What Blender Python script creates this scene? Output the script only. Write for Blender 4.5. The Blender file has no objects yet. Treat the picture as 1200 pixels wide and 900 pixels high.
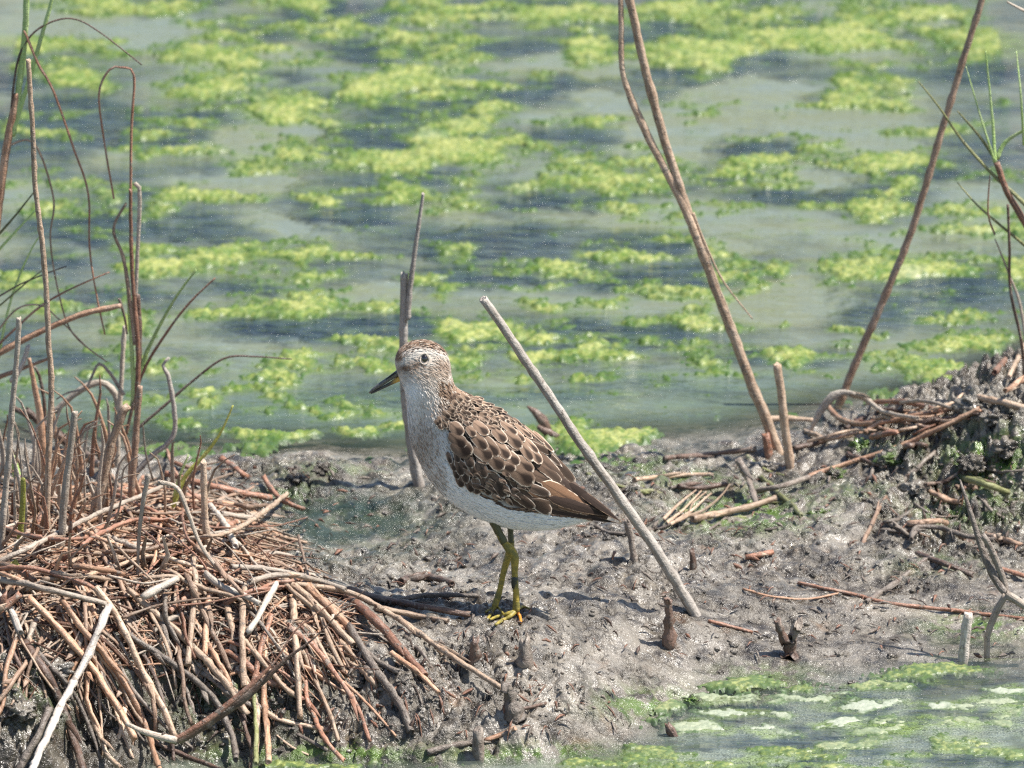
import bpy, math, random
import numpy as np
from mathutils import Vector, Matrix
from mathutils.bvhtree import BVHTree
from mathutils.geometry import interpolate_bezier

random.seed(7)
np.random.seed(7)
scene = bpy.context.scene
COL = scene.collection
R = math.radians

# ------------------------------------------------------------------ camera, light, exposure
S = 0.0006                       # metres per photo pixel at the bird
DIST = 5.0
ELEV = R(17.0)
CENTRE = Vector((0.0036, 0.0, 0.040 + 278 * S / math.cos(ELEV)))
FWD = Vector((0, math.cos(ELEV), -math.sin(ELEV)))
UP = Vector((0, math.sin(ELEV), math.cos(ELEV)))
RIGHT = Vector((1, 0, 0))
CAM = CENTRE - FWD * DIST
cam_data = bpy.data.cameras.new('camera')
cam = bpy.data.objects.new('camera', cam_data)
COL.objects.link(cam)
cam.location = CAM
cam.rotation_euler = (R(90) - ELEV, 0, 0)
cam_data.sensor_width = 36
cam_data.lens = 36 * DIST / (1200 * S)
cam_data.clip_start = 0.1
cam_data.clip_end = 2000
cam_data.dof.use_dof = True
cam_data.dof.focus_distance = DIST - 0.02
cam_data.dof.aperture_fstop = 17
scene.camera = cam

SUN_AZ = R(90)                  # measured from +Y (away from the camera) towards +X
SUN_EL = R(60)
world = bpy.data.worlds.new('World')
scene.world = world
world.use_nodes = True
wn = world.node_tree
wn.nodes.clear()
sky = wn.nodes.new('ShaderNodeTexSky')
sky.sky_type = 'NISHITA'
sky.sun_disc = False
sky.sun_elevation = SUN_EL
sky.sun_rotation = SUN_AZ
sky.air_density = 1.0
sky.dust_density = 1.0
bg = wn.nodes.new('ShaderNodeBackground')
bg.inputs["Strength"].default_value = 0.08
wo = wn.nodes.new('ShaderNodeOutputWorld')
wn.links.new(sky.outputs[0], bg.inputs[0])
wn.links.new(bg.outputs[0], wo.inputs[0])
sun_data = bpy.data.lights.new('sun', 'SUN')
sun_data.energy = 5.0
sun_data.angle = R(0.53)
sun_data.color = (1.0, 0.955, 0.89)
sun = bpy.data.objects.new('sun', sun_data)
COL.objects.link(sun)
sdir = Vector((math.sin(SUN_AZ) * math.cos(SUN_EL), math.cos(SUN_AZ) * math.cos(SUN_EL), math.sin(SUN_EL)))
sun.rotation_euler = sdir.to_track_quat('Z', 'Y').to_euler()
sun.location = sdir * 10
scene.view_settings.view_transform = 'Standard'
scene.view_settings.look = 'None'
scene.view_settings.exposure = 0.98
scene.view_settings.gamma = 1.0
scene.cycles.use_denoising = False
scene.cycles.max_bounces = 5
scene.cycles.diffuse_bounces = 3
scene.cycles.glossy_bounces = 3
scene.cycles.transparent_max_bounces = 12
scene.cycles.sample_clamp_indirect = 4
scene.cycles.sample_clamp_direct = 5
scene.cycles.filter_width = 1.3


# ------------------------------------------------------------------ pixel -> world helpers
def ray(px, py):
    return (FWD * DIST + RIGHT * ((px - 600) * S) + UP * ((450 - py) * S))

def W(px, py, Y=0.0):
    d = ray(px, py)
    return CAM + d * ((Y - CAM.y) / d.y)

def PZ(px, py, z=0.0):
    d = ray(px, py)
    return CAM + d * ((z - CAM.z) / d.z)


# ------------------------------------------------------------------ noise
class Noise:
    def __init__(self, seed):
        r = np.random.RandomState(seed)
        self.t = r.rand(256, 256)
        self.jx = r.rand(256, 256)
        self.jy = r.rand(256, 256)

    def val(self, x, y):
        xi = np.floor(x).astype(int); yi = np.floor(y).astype(int)
        fx = x - xi; fy = y - yi
        fx = fx * fx * fx * (fx * (fx * 6 - 15) + 10); fy = fy * fy * fy * (fy * (fy * 6 - 15) + 10)
        a = self.t[xi & 255, yi & 255]; b = self.t[(xi + 1) & 255, yi & 255]
        c = self.t[xi & 255, (yi + 1) & 255]; d = self.t[(xi + 1) & 255, (yi + 1) & 255]
        return (a * (1 - fx) + b * fx) * (1 - fy) + (c * (1 - fx) + d * fx) * fy

    def fbm(self, x, y, o=4, g=0.5):
        s = 0; a = 1; n = 0
        ca, sa = math.cos(0.6), math.sin(0.6)
        for i in range(o):
            s = s + a * (self.val(x + 17.3 * i, y + 9.1 * i) - 0.5)
            n += a; a *= g
            x, y = (x * ca - y * sa) * 2.03, (x * sa + y * ca) * 2.03
        return s / n * 2

    def worley(self, x, y):
        xi = np.floor(x).astype(int); yi = np.floor(y).astype(int)
        best = np.full(x.shape, 9.0); idv = np.zeros(x.shape)
        for dx in (-1, 0, 1):
            for dy in (-1, 0, 1):
                cx = xi + dx; cy = yi + dy
                px = cx + self.jx[cx & 255, cy & 255]; py = cy + self.jy[cx & 255, cy & 255]
                d = (px - x) ** 2 + (py - y) ** 2
                m = d < best
                best = np.where(m, d, best); idv = np.where(m, self.t[cx & 255, cy & 255], idv)
        return np.sqrt(best), idv

N1, N2, N3, N4 = Noise(1), Noise(2), Noise(3), Noise(4)
def sst(a, b, x):
    t = np.clip((x - a) / (b - a), 0, 1)
    return t * t * (3 - 2 * t)


# ------------------------------------------------------------------ terrain height
CP = [  # photo pixel, height of the mud there
 # open pond bed behind
 (0,300,-.04),(300,300,-.04),(600,300,-.04),(900,300,-.04),(1200,300,-.04),(0,0,-.05),(600,0,-.05),(1200,0,-.05),
 (300,480,-.03),(450,490,-.03),(600,480,-.03),(750,470,-.03),(870,470,-.025),(0,440,-.03),(150,470,-.03),
 # far shore
 (0,520,-.004),(100,528,-.002),(200,536,-.002),(280,540,-.002),(340,541,.002),(400,540,.002),(460,543,-.002),(540,545,-.002),
 (620,540,0),(690,533,-.001),(760,528,-.001),(830,522,-.002),(890,510,-.003),(940,482,-.008),(1000,462,-.014),(1060,452,-.014),
 (360,552,.010),(390,556,.010),(320,560,.006),(450,560,.006),(520,565,.008),
 # pool behind the heap
 (350,610,-.003),(400,600,-.003),(440,625,-.004),(400,645,-.002),(500,610,-.001),(480,640,.004),(330,585,.004),(540,590,.010),(330,640,.006),
 # mid mud
 (600,570,.012),(680,565,.012),(760,560,.008),(840,560,.006),(620,610,.022),(700,620,.024),(800,620,.018),(560,650,.022),
 (900,600,.012),(820,585,.001),(880,610,.003),(930,560,.012),(980,520,.012),(1000,484,-.002),
 (520,680,.034),(594,728,.046),(650,700,.040),(720,690,.036),(800,700,.028),(900,680,.016),(1000,660,.014),(1100,660,.012),(1200,660,.014),
 (1000,720,.008),(1100,735,.003),(1200,735,.001),(900,740,.010),(850,775,.003),(930,775,.003),(1000,768,.002),(1130,765,-.002),(1200,760,-.003),
 (760,760,.020),(700,800,.020),(650,780,.036),(600,800,.032),(770,810,.004),(700,850,.006),(650,870,.002),(600,860,.010),(560,885,.000),
 (540,790,.040),(500,830,.024),(480,800,.040),(450,860,.012),(470,890,.000),(420,885,.002),
 # near water
 (800,830,-.006),(760,860,-.006),(900,830,-.008),(1000,820,-.012),(1200,820,-.015),(800,890,-.015),(1100,890,-.02),(680,895,-.006),
 (600,905,-.01),(450,910,-.01),(300,905,-.008),(150,925,-.01),(0,945,-.01),(600,990,-.03),(1000,980,-.03),(200,1000,-.03),(0,1040,-.03),
 # reed heap on the left
 (0,580,.030),(100,580,.030),(200,590,.028),(270,600,.020),(0,640,.070),(100,640,.070),(200,640,.066),(280,650,.052),
 (0,700,.090),(100,700,.092),(200,690,.090),(280,690,.080),(350,690,.066),(400,700,.058),(460,715,.052),(300,740,.072),
 (380,740,.058),(430,760,.052),(0,760,.085),(100,760,.070),(200,760,.058),(0,830,.040),(100,840,.026),(200,830,.022),(300,820,.026),
 (400,830,.022),(0,890,.014),(100,895,.004),(200,885,.000),(300,880,.000),(360,885,.000),
 # mound on the right
 (1040,498,.008),(1100,490,.030),(1140,458,.064),(1180,466,.058),(1220,470,.060),(1100,530,.036),(1150,500,.060),(1200,510,.058),
 (1150,560,.022),(1200,580,.018),(1080,580,.016),(1030,560,.020),(1150,610,.008),(1200,620,.008),(1060,620,.012),(1120,458,.030),
 (1185,432,-.002),(1220,420,-.002),
]
cpw = np.array([[*PZ(a, b, h)[:2], h] for a, b, h in CP])
cpw_xy = cpw[:, :2] * np.array([1.0, 0.62])
def _phi(r): return np.sqrt(r * r + 0.010 ** 2)
_A = _phi(np.linalg.norm(cpw_xy[:, None] - cpw_xy[None], axis=2)) + np.eye(len(cpw_xy)) * -0.006
_m = cpw[:, 2].mean()
_wts = np.linalg.solve(_A, cpw[:, 2] - _m)
def height_base(x, y):
    xs = np.clip(x, -0.44, 0.44); ys = np.clip(y, -0.5, 2.4) * 0.62
    out = np.full(x.shape, _m)
    for (cx, cy), w in zip(cpw_xy, _wts):
        out += w * _phi(np.hypot(xs - cx, ys - cy))
    far = np.maximum(np.maximum(sst(0.8, 1.6, np.abs(x)), sst(2.0, 2.4, y)), sst(0.38, 0.5, -y))
    return out * (1 - far) - 0.05 * far

def px_of(x, y, z):
    vx, vy, vz = x - CAM.x, y - CAM.y, z - CAM.z
    f = vy * FWD.y + vz * FWD.z
    u = vy * UP.y + vz * UP.z
    return 600 + vx / f * DIST / S, 450 - u / f * DIST / S

def height(x, y):
    h = height_base(x, y)
    px, py = px_of(x, y, h)
    land = sst(-0.012, 0.004, h)
    mound = sst(1000, 1080, px) * sst(660, 600, py)
    bank = sst(640, 560, px) * sst(715, 760, py)
    calm = sst(760, 840, px) * sst(650, 700, py)
    amp = 1.0 + 1.9 * mound + 0.8 * bank - 0.62 * calm
    d = 0.0060 * N1.fbm(x / 0.055, y / 0.055, 3)
    d += 0.0068 * amp * np.clip(np.abs(N2.fbm(x / 0.024, y / 0.020, 3)) * 1.6 - 0.3, -0.3, 1)
    smooth = sst(-.12, .2, N2.fbm(x / .06 + 5, y / .045, 3)); amp = amp * (1 - .6 * smooth * (1 - mound))
    w, _ = N3.worley(x / 0.0085, y / 0.0085)
    patch = sst(-0.3, 0.25, N4.fbm(x / 0.04, y / 0.04, 2))
    d += 0.0040 * amp * (0.5 - w) * patch
    w2, i2 = N4.worley(x / 0.0045, y / 0.0045)
    d += 0.0026 * amp * (0.45 - w2) * (.35 + i2) * (.35 + .65 * patch)
    # torn pits and ridges
    rg = np.abs(N3.fbm(x / 0.020, y / 0.013, 4, .6))
    d -= 0.0060 * amp * sst(.10, .0, rg) * sst(-.2, .3, N1.fbm(x / .05, y / .05, 2))
    w3, i3 = N1.worley(x / 0.014, y / 0.012)
    d += 0.0046 * amp * (0.5 - w3) * (.2 + i3) * sst(-.2, .3, N2.fbm(x / .05 + 3, y / .04, 2))
    d += 0.0010 * amp * N2.fbm(x / 0.0032, y / 0.0032, 2)
    # soft trodden furrows running across the flat
    d += 0.0022 * calm * np.sin(y / 0.016 + 3 * N1.fbm(x / 0.09, y / 0.05, 2))
    return h + d * land

def axis(lo, hi, step, far_lo, far_hi, n=16):
    core = np.arange(lo, hi + step / 2, step)
    g = np.geomspace(step * 2, 1, n)
    left = lo - np.cumsum(np.geomspace(step * 1.5, (lo - far_lo) * 0.35, n))[::-1]
    right = hi + np.cumsum(np.geomspace(step * 1.5, (far_hi - hi) * 0.35, n))
    return np.concatenate([left, core, right])

def grid_mesh(name, X, Y, Z, keep=None):
    """X, Y, Z arrays (nx, ny) -> mesh, optional boolean keep per face (nx-1, ny-1)"""
    nx, ny = X.shape
    co = np.stack([X, Y, Z], -1).reshape(-1, 3)
    i = np.arange(nx - 1)[:, None] * ny + np.arange(ny - 1)[None]
    f = np.stack([i, i + ny, i + ny + 1, i + 1], -1).reshape(-1, 4)
    idx = np.arange(len(co))
    if keep is not None:
        f = f[keep.reshape(-1)]
        used = np.unique(f)
        m = np.full(len(co), -1); m[used] = np.arange(len(used))
        f = m[f]; co = co[used]; idx = used
    me = bpy.data.meshes.new(name)
    me.vertices.add(len(co)); me.vertices.foreach_set('co', co.ravel())
    me.loops.add(len(f) * 4); me.loops.foreach_set('vertex_index', f.ravel().astype(np.int32))
    me.polygons.add(len(f)); me.polygons.foreach_set('loop_start', (np.arange(len(f)) * 4).astype(np.int32))
    me.polygons.foreach_set('use_smooth', np.ones(len(f), dtype=bool))
    me.update(calc_edges=True); me.validate()
    return me, idx

def attr(me, name, arr):
    a = me.attributes.new(name, 'FLOAT', 'POINT')
    a.data.foreach_set('value', np.ascontiguousarray(arr, dtype=np.float32).ravel())

def link(name, me, mat=None, parent=None, kind=None, label=None, cat=None, group=None, loc=None):
    o = bpy.data.objects.new(name, me)
    COL.objects.link(o)
    if mat and me is not None and not me.materials: me.materials.append(mat)
    if parent: o.parent = parent
    if loc is not None: o.location = loc
    if kind: o['kind'] = kind
    if label: o['label'] = label
    if cat: o['category'] = cat
    if group: o['group'] = group
    return o


# ------------------------------------------------------------------ material toolkit
class Mat:
    def __init__(self, name):
        self.m = bpy.data.materials.new(name); self.m.use_nodes = True
        self.t = self.m.node_tree; self.b = self.t.nodes['Principled BSDF']
    def n(self, typ, **kw):
        nd = self.t.nodes.new(typ)
        for k, v in kw.items():
            if k in nd.bl_rna.properties and not k.startswith('i_'): setattr(nd, k, v)
            else: self.set(nd.inputs[k.replace('i_', '').replace('_', ' ')] if isinstance(k, str) else nd.inputs[k], v)
        return nd
    def set(self, sock, v):
        if isinstance(v, bpy.types.NodeSocket): self.t.links.new(v, sock)
        else:
            if hasattr(sock, 'default_value'):
                dv = sock.default_value
                if hasattr(dv, '__len__') and len(dv) == 4 and len(v) == 3: v = (*v, 1)
                sock.default_value = v
    def attr(self, name):
        a = self.t.nodes.new('ShaderNodeAttribute'); a.attribute_name = name; return a.outputs['Fac']
    def attrc(self, name):
        a = self.t.nodes.new('ShaderNodeAttribute'); a.attribute_name = name; return a.outputs['Color']
    def pos(self):
        return self.t.nodes.new('ShaderNodeNewGeometry').outputs['Position']
    def rand(self):
        return self.t.nodes.new('ShaderNodeObjectInfo').outputs['Random']
    def uv(self):
        return self.t.nodes.new('ShaderNodeTexCoord').outputs['UV']
    def noise(self, scale, detail=4, rough=.55, vec=None, dist=0):
        nd = self.t.nodes.new('ShaderNodeTexNoise')
        nd.inputs['Scale'].default_value = scale; nd.inputs['Detail'].default_value = detail
        nd.inputs['Roughness'].default_value = rough; nd.inputs['Distortion'].default_value = dist
        if vec is not None: self.t.links.new(vec, nd.inputs['Vector'])
        return nd.outputs['Fac']
    def math(self, op, a, b=None, c=None, clamp=False):
        nd = self.t.nodes.new('ShaderNodeMath'); nd.operation = op; nd.use_clamp = clamp
        self.set(nd.inputs[0], a)
        if b is not None: self.set(nd.inputs[1], b)
        if c is not None: self.set(nd.inputs[2], c)
        return nd.outputs[0]
    def ramp(self, v, a, b, lo=0.0, hi=1.0):
        nd = self.t.nodes.new('ShaderNodeMapRange'); nd.interpolation_type = 'SMOOTHSTEP'
        self.set(nd.inputs[0], v); self.set(nd.inputs[1], a); self.set(nd.inputs[2], b)
        self.set(nd.inputs[3], lo); self.set(nd.inputs[4], hi)
        return nd.outputs[0]
    def mix(self, f, a, b, blend='MIX'):
        nd = self.t.nodes.new('ShaderNodeMix'); nd.data_type = 'RGBA'; nd.blend_type = blend
        self.set(nd.inputs['Factor'], f)
        self.set(nd.inputs[6], a); self.set(nd.inputs[7], b)
        return nd.outputs[2]
    def scalev(self, vec, s):
        nd = self.t.nodes.new('ShaderNodeVectorMath'); nd.operation = 'MULTIPLY'
        self.set(nd.inputs[0], vec); nd.inputs[1].default_value = s
        return nd.outputs[0]
    def addv(self, vec, v2):
        nd = self.t.nodes.new('ShaderNodeVectorMath'); nd.operation = 'ADD'
        self.set(nd.inputs[0], vec); self.set(nd.inputs[1], v2)
        return nd.outputs[0]
    def bump(self, h, dist, strength=1.0, normal=None):
        nd = self.t.nodes.new('ShaderNodeBump')
        nd.inputs['Distance'].default_value = dist; self.set(nd.inputs['Strength'], strength)
        self.set(nd.inputs['Height'], h)
        if normal is not None: self.set(nd.inputs['Normal'], normal)
        return nd.outputs[0]
    def out(self, **kw):
        for k, v in kw.items():
            self.set(self.b.inputs[{'color': 'Base Color', 'rough': 'Roughness', 'normal': 'Normal', 'spec': 'Specular IOR Level',
                                    'alpha': 'Alpha', 'ior': 'IOR', 'coat': 'Coat Weight', 'coatr': 'Coat Roughness',
                                    'sub': 'Subsurface Weight', 'sheen': 'Sheen Weight', 'coatn': 'Coat Normal'}[k]], v)
        return self.m

# --- wet mud
def mud_material():
    M = Mat('wet_mud'); P = M.pos()
    big = M.noise(22, 5, .6, P); mid = M.noise(90, 5, .65, P, .6); fine = M.noise(420, 4, .7, P); grit = M.noise(1300, 2, .6, P)
    c = M.mix(M.ramp(mid, .38, .62), (.036, .029, .022), (.160, .138, .108))
    c = M.mix(M.ramp(big, .44, .62), c, (.225, .20, .165))
    c = M.mix(M.ramp(fine, .52, .68, 0, .5), c, (.060, .048, .040))
    c = M.mix(M.ramp(grit, .62, .74, 0, .4), c, (.42, .39, .34))
    rust = M.noise(34, 4, .6, M.addv(P, (3.1, 1.7, .4)))
    c = M.mix(M.ramp(rust, .58, .74, 0, .4), c, (.24, .145, .085))
    c = M.mix(M.math('MULTIPLY', M.attr('dark_mud'), M.ramp(mid, .25, .6, 1, .65)), c, (.045, .036, .026))
    gr = M.math('MULTIPLY', M.attr('green'), M.ramp(M.noise(75, 4, .6, M.addv(P, (7, 2, 1))), .40, .56), None, True)
    c = M.mix(gr, c, M.mix(fine, (.045, .085, .018), (.13, .21, .03)))
    c = M.mix(M.attr('slick'), c, M.mix(mid, (.010, .022, .016), (.030, .050, .036)))
    r = M.ramp(M.noise(60, 4, .6, M.addv(P, (1, 8, 3))), .35, .65, .13, .48)
    r = M.ramp(M.attr('slick'), 0, 1, r, .10)
    fm = M.ramp(M.noise(26, 4, .6, M.addv(P, (4, 4, 1))), .42, .56, .12, 1)
    n0 = M.bump(M.noise(120, 4, .6, M.addv(P, (3, 3, 3))), .0050, .8)
    n1 = M.bump(M.noise(260, 4, .6, P), .0034, M.math('MULTIPLY_ADD', fm, .7, .3), n0)
    n2 = M.bump(fine, .0012, fm, n1)
    n3 = M.bump(grit, .0004, fm, n2)
    r = M.math('MULTIPLY', r, M.math('MULTIPLY_ADD', fm, .5, .5))
    M.b.inputs['Coat IOR'].default_value = 1.35
    return M.out(color=c, rough=r, normal=n3, spec=.6, coat=M.ramp(M.attr('dark_mud'), 0, 1, 1, .25) if False else M.ramp(M.noise(45, 4, .6, M.addv(P, (9, 4, 2))),   .38, .58, .05, .65), coatr=.17, coatn=n2)

def water_material():
    M = Mat('murky_pond_water'); P = M.pos()
    st = M.scalev(P, (.45, 1.0, 1.0))
    a = M.noise(16, 4, .6, st); b = M.noise(60, 5, .6, st, .8)
    milk = M.mix(M.ramp(a, .35, .65), (.138, .150, .086), (.132, .156, .122))
    dark = M.mix(M.ramp(b, .38, .62), (.016, .026, .042), (.040, .060, .072))  # dark weed patches, with the blue of reflected sky painted into their colour
    c = M.mix(M.ramp(M.attr('weed_and_sky'), -.1, 1.0), milk, dark)
    teal = M.mix(b, (.055, .085, .075), (.12, .17, .115))
    c = M.mix(M.math('MULTIPLY', M.attr('nearshore'), M.ramp(a, .3, .6, .4, .9)), c, teal)
    fz = M.noise(230, 3, .6, P)
    sub = M.math('MULTIPLY', M.attr('algae'), M.ramp(M.math('ADD', M.math('MULTIPLY', b, .6), M.math('MULTIPLY', fz, .4)), .36, .58, .15, 1), None, True)
    c = M.mix(sub, c, M.mix(b, (.06, .115, .03), (.22, .29, .07)))
    c = M.mix(M.math('MULTIPLY', M.attr('scum'), M.ramp(M.noise(700, 3, .7, P), .42, .6, .15, 1)), c, (.36, .40, .31))
    rip = M.addv(M.scalev(P, (.42, 1, 1)), (0, 0, 0))
    w1 = M.noise(34, 3, .5, rip, .5); w2 = M.noise(110, 3, .5, rip, .4)
    w3 = M.noise(420, 2, .5, P)
    wk = M.math('MULTIPLY_ADD', M.attr('weed_and_sky'), .85, .25)
    n = M.bump(M.math('MULTIPLY', w1, wk), .016, .9)
    n = M.bump(M.math('MULTIPLY', w2, wk), .008, 1.0, n)
    n = M.bump(M.math('MULTIPLY', w3, M.math('ADD', M.attr('weed_and_sky'), M.attr('algae'))), .0016, .9, n)
    return M.out(color=c, rough=.07, normal=n, ior=1.333, spec=.5, alpha=M.attr('turbid'))

def algae_material():
    M = Mat('floating_algae'); P = M.pos()
    a = M.noise(26, 4, .6, P); b = M.noise(190, 4, .6, P); f = M.noise(900, 3, .6, P)
    c = M.mix(M.ramp(a, .36, .62), (.130, .180, .032), (.29, .30, .095))
    c = M.mix(M.ramp(b, .44, .66, 0, .8), c, (.070, .140, .018))
    c = M.mix(M.ramp(b, .52, .30, 0, .6), c, (.35, .385, .13))
    c = M.mix(M.attr('pale'), c, M.mix(f, (.28, .31, .22), (.40, .42, .34)))
    c = M.mix(M.attr('deep'), c, (.035, .080, .016))
    c = M.mix(M.math('MULTIPLY', M.math('SUBTRACT', M.attr('nearfilm'), M.attr('pale'), None, True), M.ramp(b, .35, .6, .15, .8)), c, (.075, .115, .045))
    n = M.bump(b, .0012, .7); n = M.bump(f, .0004, .7, n)
    return M.out(color=c, rough=.38, normal=n, spec=.45, sub=0.0)

def stem_material(name, base, light, dark, mud=.25, rough=.5, spots=0.0):
    M = Mat(name); P = M.pos(); uv = M.uv(); rnd = M.rand()
    off = M.t.nodes.new('ShaderNodeCombineXYZ')
    M.set(off.inputs[0], M.math('MULTIPLY', rnd, 37.0)); M.set(off.inputs[1], M.math('MULTIPLY', rnd, 11.0))
    v = M.addv(M.scalev(uv, (9, 55, 1)), off.outputs[0])
    v2 = M.addv(M.scalev(uv, (2, 42, 1)), off.outputs[0])
    fib = M.noise(1.6, 5, .65, v); seg = M.noise(.8, 3, .6, v2); blot = M.noise(210, 4, .6, P)
    c = M.mix(M.ramp(fib, .34, .66), dark, light)
    c = M.mix(.42, c, base)
    c = M.mix(M.ramp(seg, .42, .68, 0, .65), c, light)
    c = M.mix(M.ramp(blot, .58, .72, 0, .75), c, dark)
    # weathered grey film in places, dried mud in others
    c = M.mix(M.ramp(M.noise(48, 4, .6, M.addv(P, (5, 2, 9))), .54, .70, 0, .35), c, (.40, .35, .29))
    mm = M.ramp(M.noise(130, 5, .7, M.addv(P, (2, 6, 1))), .66 - mud * .35, .72 - mud * .25, 0, .9)
    c = M.mix(mm, c, M.mix(blot, (.13, .105, .085), (.34, .29, .24)))
    hv = M.math('MULTIPLY_ADD', rnd, .50, .60)
    hs = M.t.nodes.new('ShaderNodeHueSaturation'); hs.inputs['Saturation'].default_value = 1.0
    M.set(hs.inputs['Color'], c); M.set(hs.inputs['Value'], hv)
    c = hs.outputs[0]
    if spots:
        c = M.mix(M.ramp(M.noise(900, 2, .5, P), .68, .74, 0, spots), c, (.05, .04, .035))
    n = M.bump(fib, .0005, .8); n = M.bump(M.noise(180, 4, .65, P), .0018, .7, n); n = M.bump(M.noise(700, 3, .6, P), .0005, .9, n); n = M.bump(mm, .0008, .7, n)
    return M.out(color=c, rough=M.ramp(blot, .3, .7, rough - .12, rough + .18), normal=n, spec=.45)

MUD, WATER, ALGAE = mud_material(), water_material(), algae_material()
ST = {
 'pale':   stem_material('weathered_pale_stem', (.42, .34, .265), (.58, .50, .41), (.22, .165, .12), .15),
 'grey':   stem_material('weathered_grey_stem', (.50, .44, .38), (.68, .62, .55), (.26, .21, .17), .1, .6, .7),
 'tan':    stem_material('tan_stem', (.41, .275, .18), (.62, .475, .35), (.19, .11, .065), .25),
 'brown':  stem_material('brown_stem', (.28, .175, .115), (.43, .30, .215), (.13, .075, .048), .25),
 'orange': stem_material('orange_stem', (.43, .225, .125), (.64, .42, .28), (.20, .09, .05), .2, .42),
 'red':    stem_material('red_brown_stem', (.28, .125, .075), (.46, .25, .165), (.11, .048, .03), .3, .42),
 'dark':   stem_material('dark_stem', (.095, .058, .042), (.21, .13, .095), (.04, .025, .02), .35, .4),
 'white':  stem_material('bleached_stem', (.50, .43, .35), (.64, .57, .49), (.30, .24, .18), .1),
 'muddy':  stem_material('mud_coated_stem', (.17, .13, .105), (.29, .235, .195), (.07, .052, .040), .7, .42),
 'green':  stem_material('green_blade', (.48, .66, .20), (.62, .76, .36), (.34, .52, .12), -.3, .4),
 'yellow': stem_material('yellow_green_blade', (.42, .42, .07), (.55, .55, .14), (.25, .26, .04), -.3, .4),
 'olive':  stem_material('olive_blade', (.20, .21, .08), (.33, .33, .15), (.10, .11, .04), -.1, .45),
}

# ------------------------------------------------------------------ ground sheet
ax = axis(-0.44, 0.44, 0.0016, -60, 60)
ay = axis(-0.26, 0.80, 0.0017, -60, 120)
GX, GY = np.meshgrid(ax, ay, indexing='ij')
GZ = height(GX, GY)
me, _ = grid_mesh('mud_bank', GX, GY, GZ)
gpx, gpy = px_of(GX, GY, GZ)
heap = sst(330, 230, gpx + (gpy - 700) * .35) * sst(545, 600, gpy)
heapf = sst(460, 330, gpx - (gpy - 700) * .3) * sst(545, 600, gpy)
attr(me, 'dark_mud', np.clip(np.maximum(.55 * heapf, .95 * heap * sst(.0, .4, N2.fbm(GX / .03, GY / .03, 3) + .35)) + .5 * sst(1040, 1100, gpx) * sst(500, 540, gpy) * sst(620, 580, gpy), 0, 1))  # darker mud colour across the reed heap and on the mound's front
def blob(px, py, cx, cy, rx, ry): return np.exp(-(((px - cx) / rx) ** 2 + ((py - cy) / ry) ** 2))
GREEN = [(420,615,90,35,.3),(350,580,50,20,.5),(870,600,80,22,1.2),(800,560,60,10,.8),(1160,540,55,38,1.3),(1130,600,60,18,.8),(1040,525,30,14,.8),
         (740,540,50,10,.9),(600,545,50,8,.6),(1150,735,60,16,.9),(1100,660,60,14,.4),(60,800,60,50,.35),(260,800,90,60,.4),(180,700,60,30,.4),
         (380,885,120,12,1.3),(640,885,90,12,1.1),(760,825,60,18,.9),(900,790,60,12,.6),(1000,575,60,12,.4),(390,550,60,9,.5)]
g = sum(w * blob(gpx, gpy, a, b, c, d) for a, b, c, d, w in GREEN)
attr(me, 'green', np.clip(g, 0, 1))
attr(me, 'slick', np.clip(1.35 * blob(gpx, gpy, 420, 612, 100, 34) + .5 * blob(gpx, gpy, 1040, 525, 28, 12) + .3 * blob(gpx, gpy, 620, 560, 120, 12), 0, .95) * sst(-.55, -.05, N3.fbm(GX / .03, GY / .03, 2)))
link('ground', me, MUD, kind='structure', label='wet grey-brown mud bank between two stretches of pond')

def H(x, y):
    i = np.searchsorted(ax, x) - 1; j = np.searchsorted(ay, y) - 1
    i = min(max(i, 0), len(ax) - 2); j = min(max(j, 0), len(ay) - 2)
    fx = (x - ax[i]) / (ax[i + 1] - ax[i]); fy = (y - ay[j]) / (ay[j + 1] - ay[j])
    return (GZ[i, j] * (1 - fx) + GZ[i + 1, j] * fx) * (1 - fy) + (GZ[i, j + 1] * (1 - fx) + GZ[i + 1, j + 1] * fx) * fy

def G(px, py, lift=0.0, floor=0.0):
    """where the sight line through this pixel meets the ground (never below the water) raised by lift"""
    d = ray(px, py)
    t0 = (0.20 - CAM.z) / d.z
    t1 = (floor + lift - CAM.z) / d.z
    n = 90
    prev = t0
    for k in range(n + 1):
        t = t0 + (t1 - t0) * k / n
        p = CAM + d * t
        if p.z <= max(H(p.x, p.y), floor) + lift:
            a, b = prev, t
            for _ in range(5):
                m = (a + b) / 2; q = CAM + d * m
                if q.z <= max(H(q.x, q.y), floor) + lift: b = m
                else: a = m
            return CAM + d * b
        prev = t
    return CAM + d * t1

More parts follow.
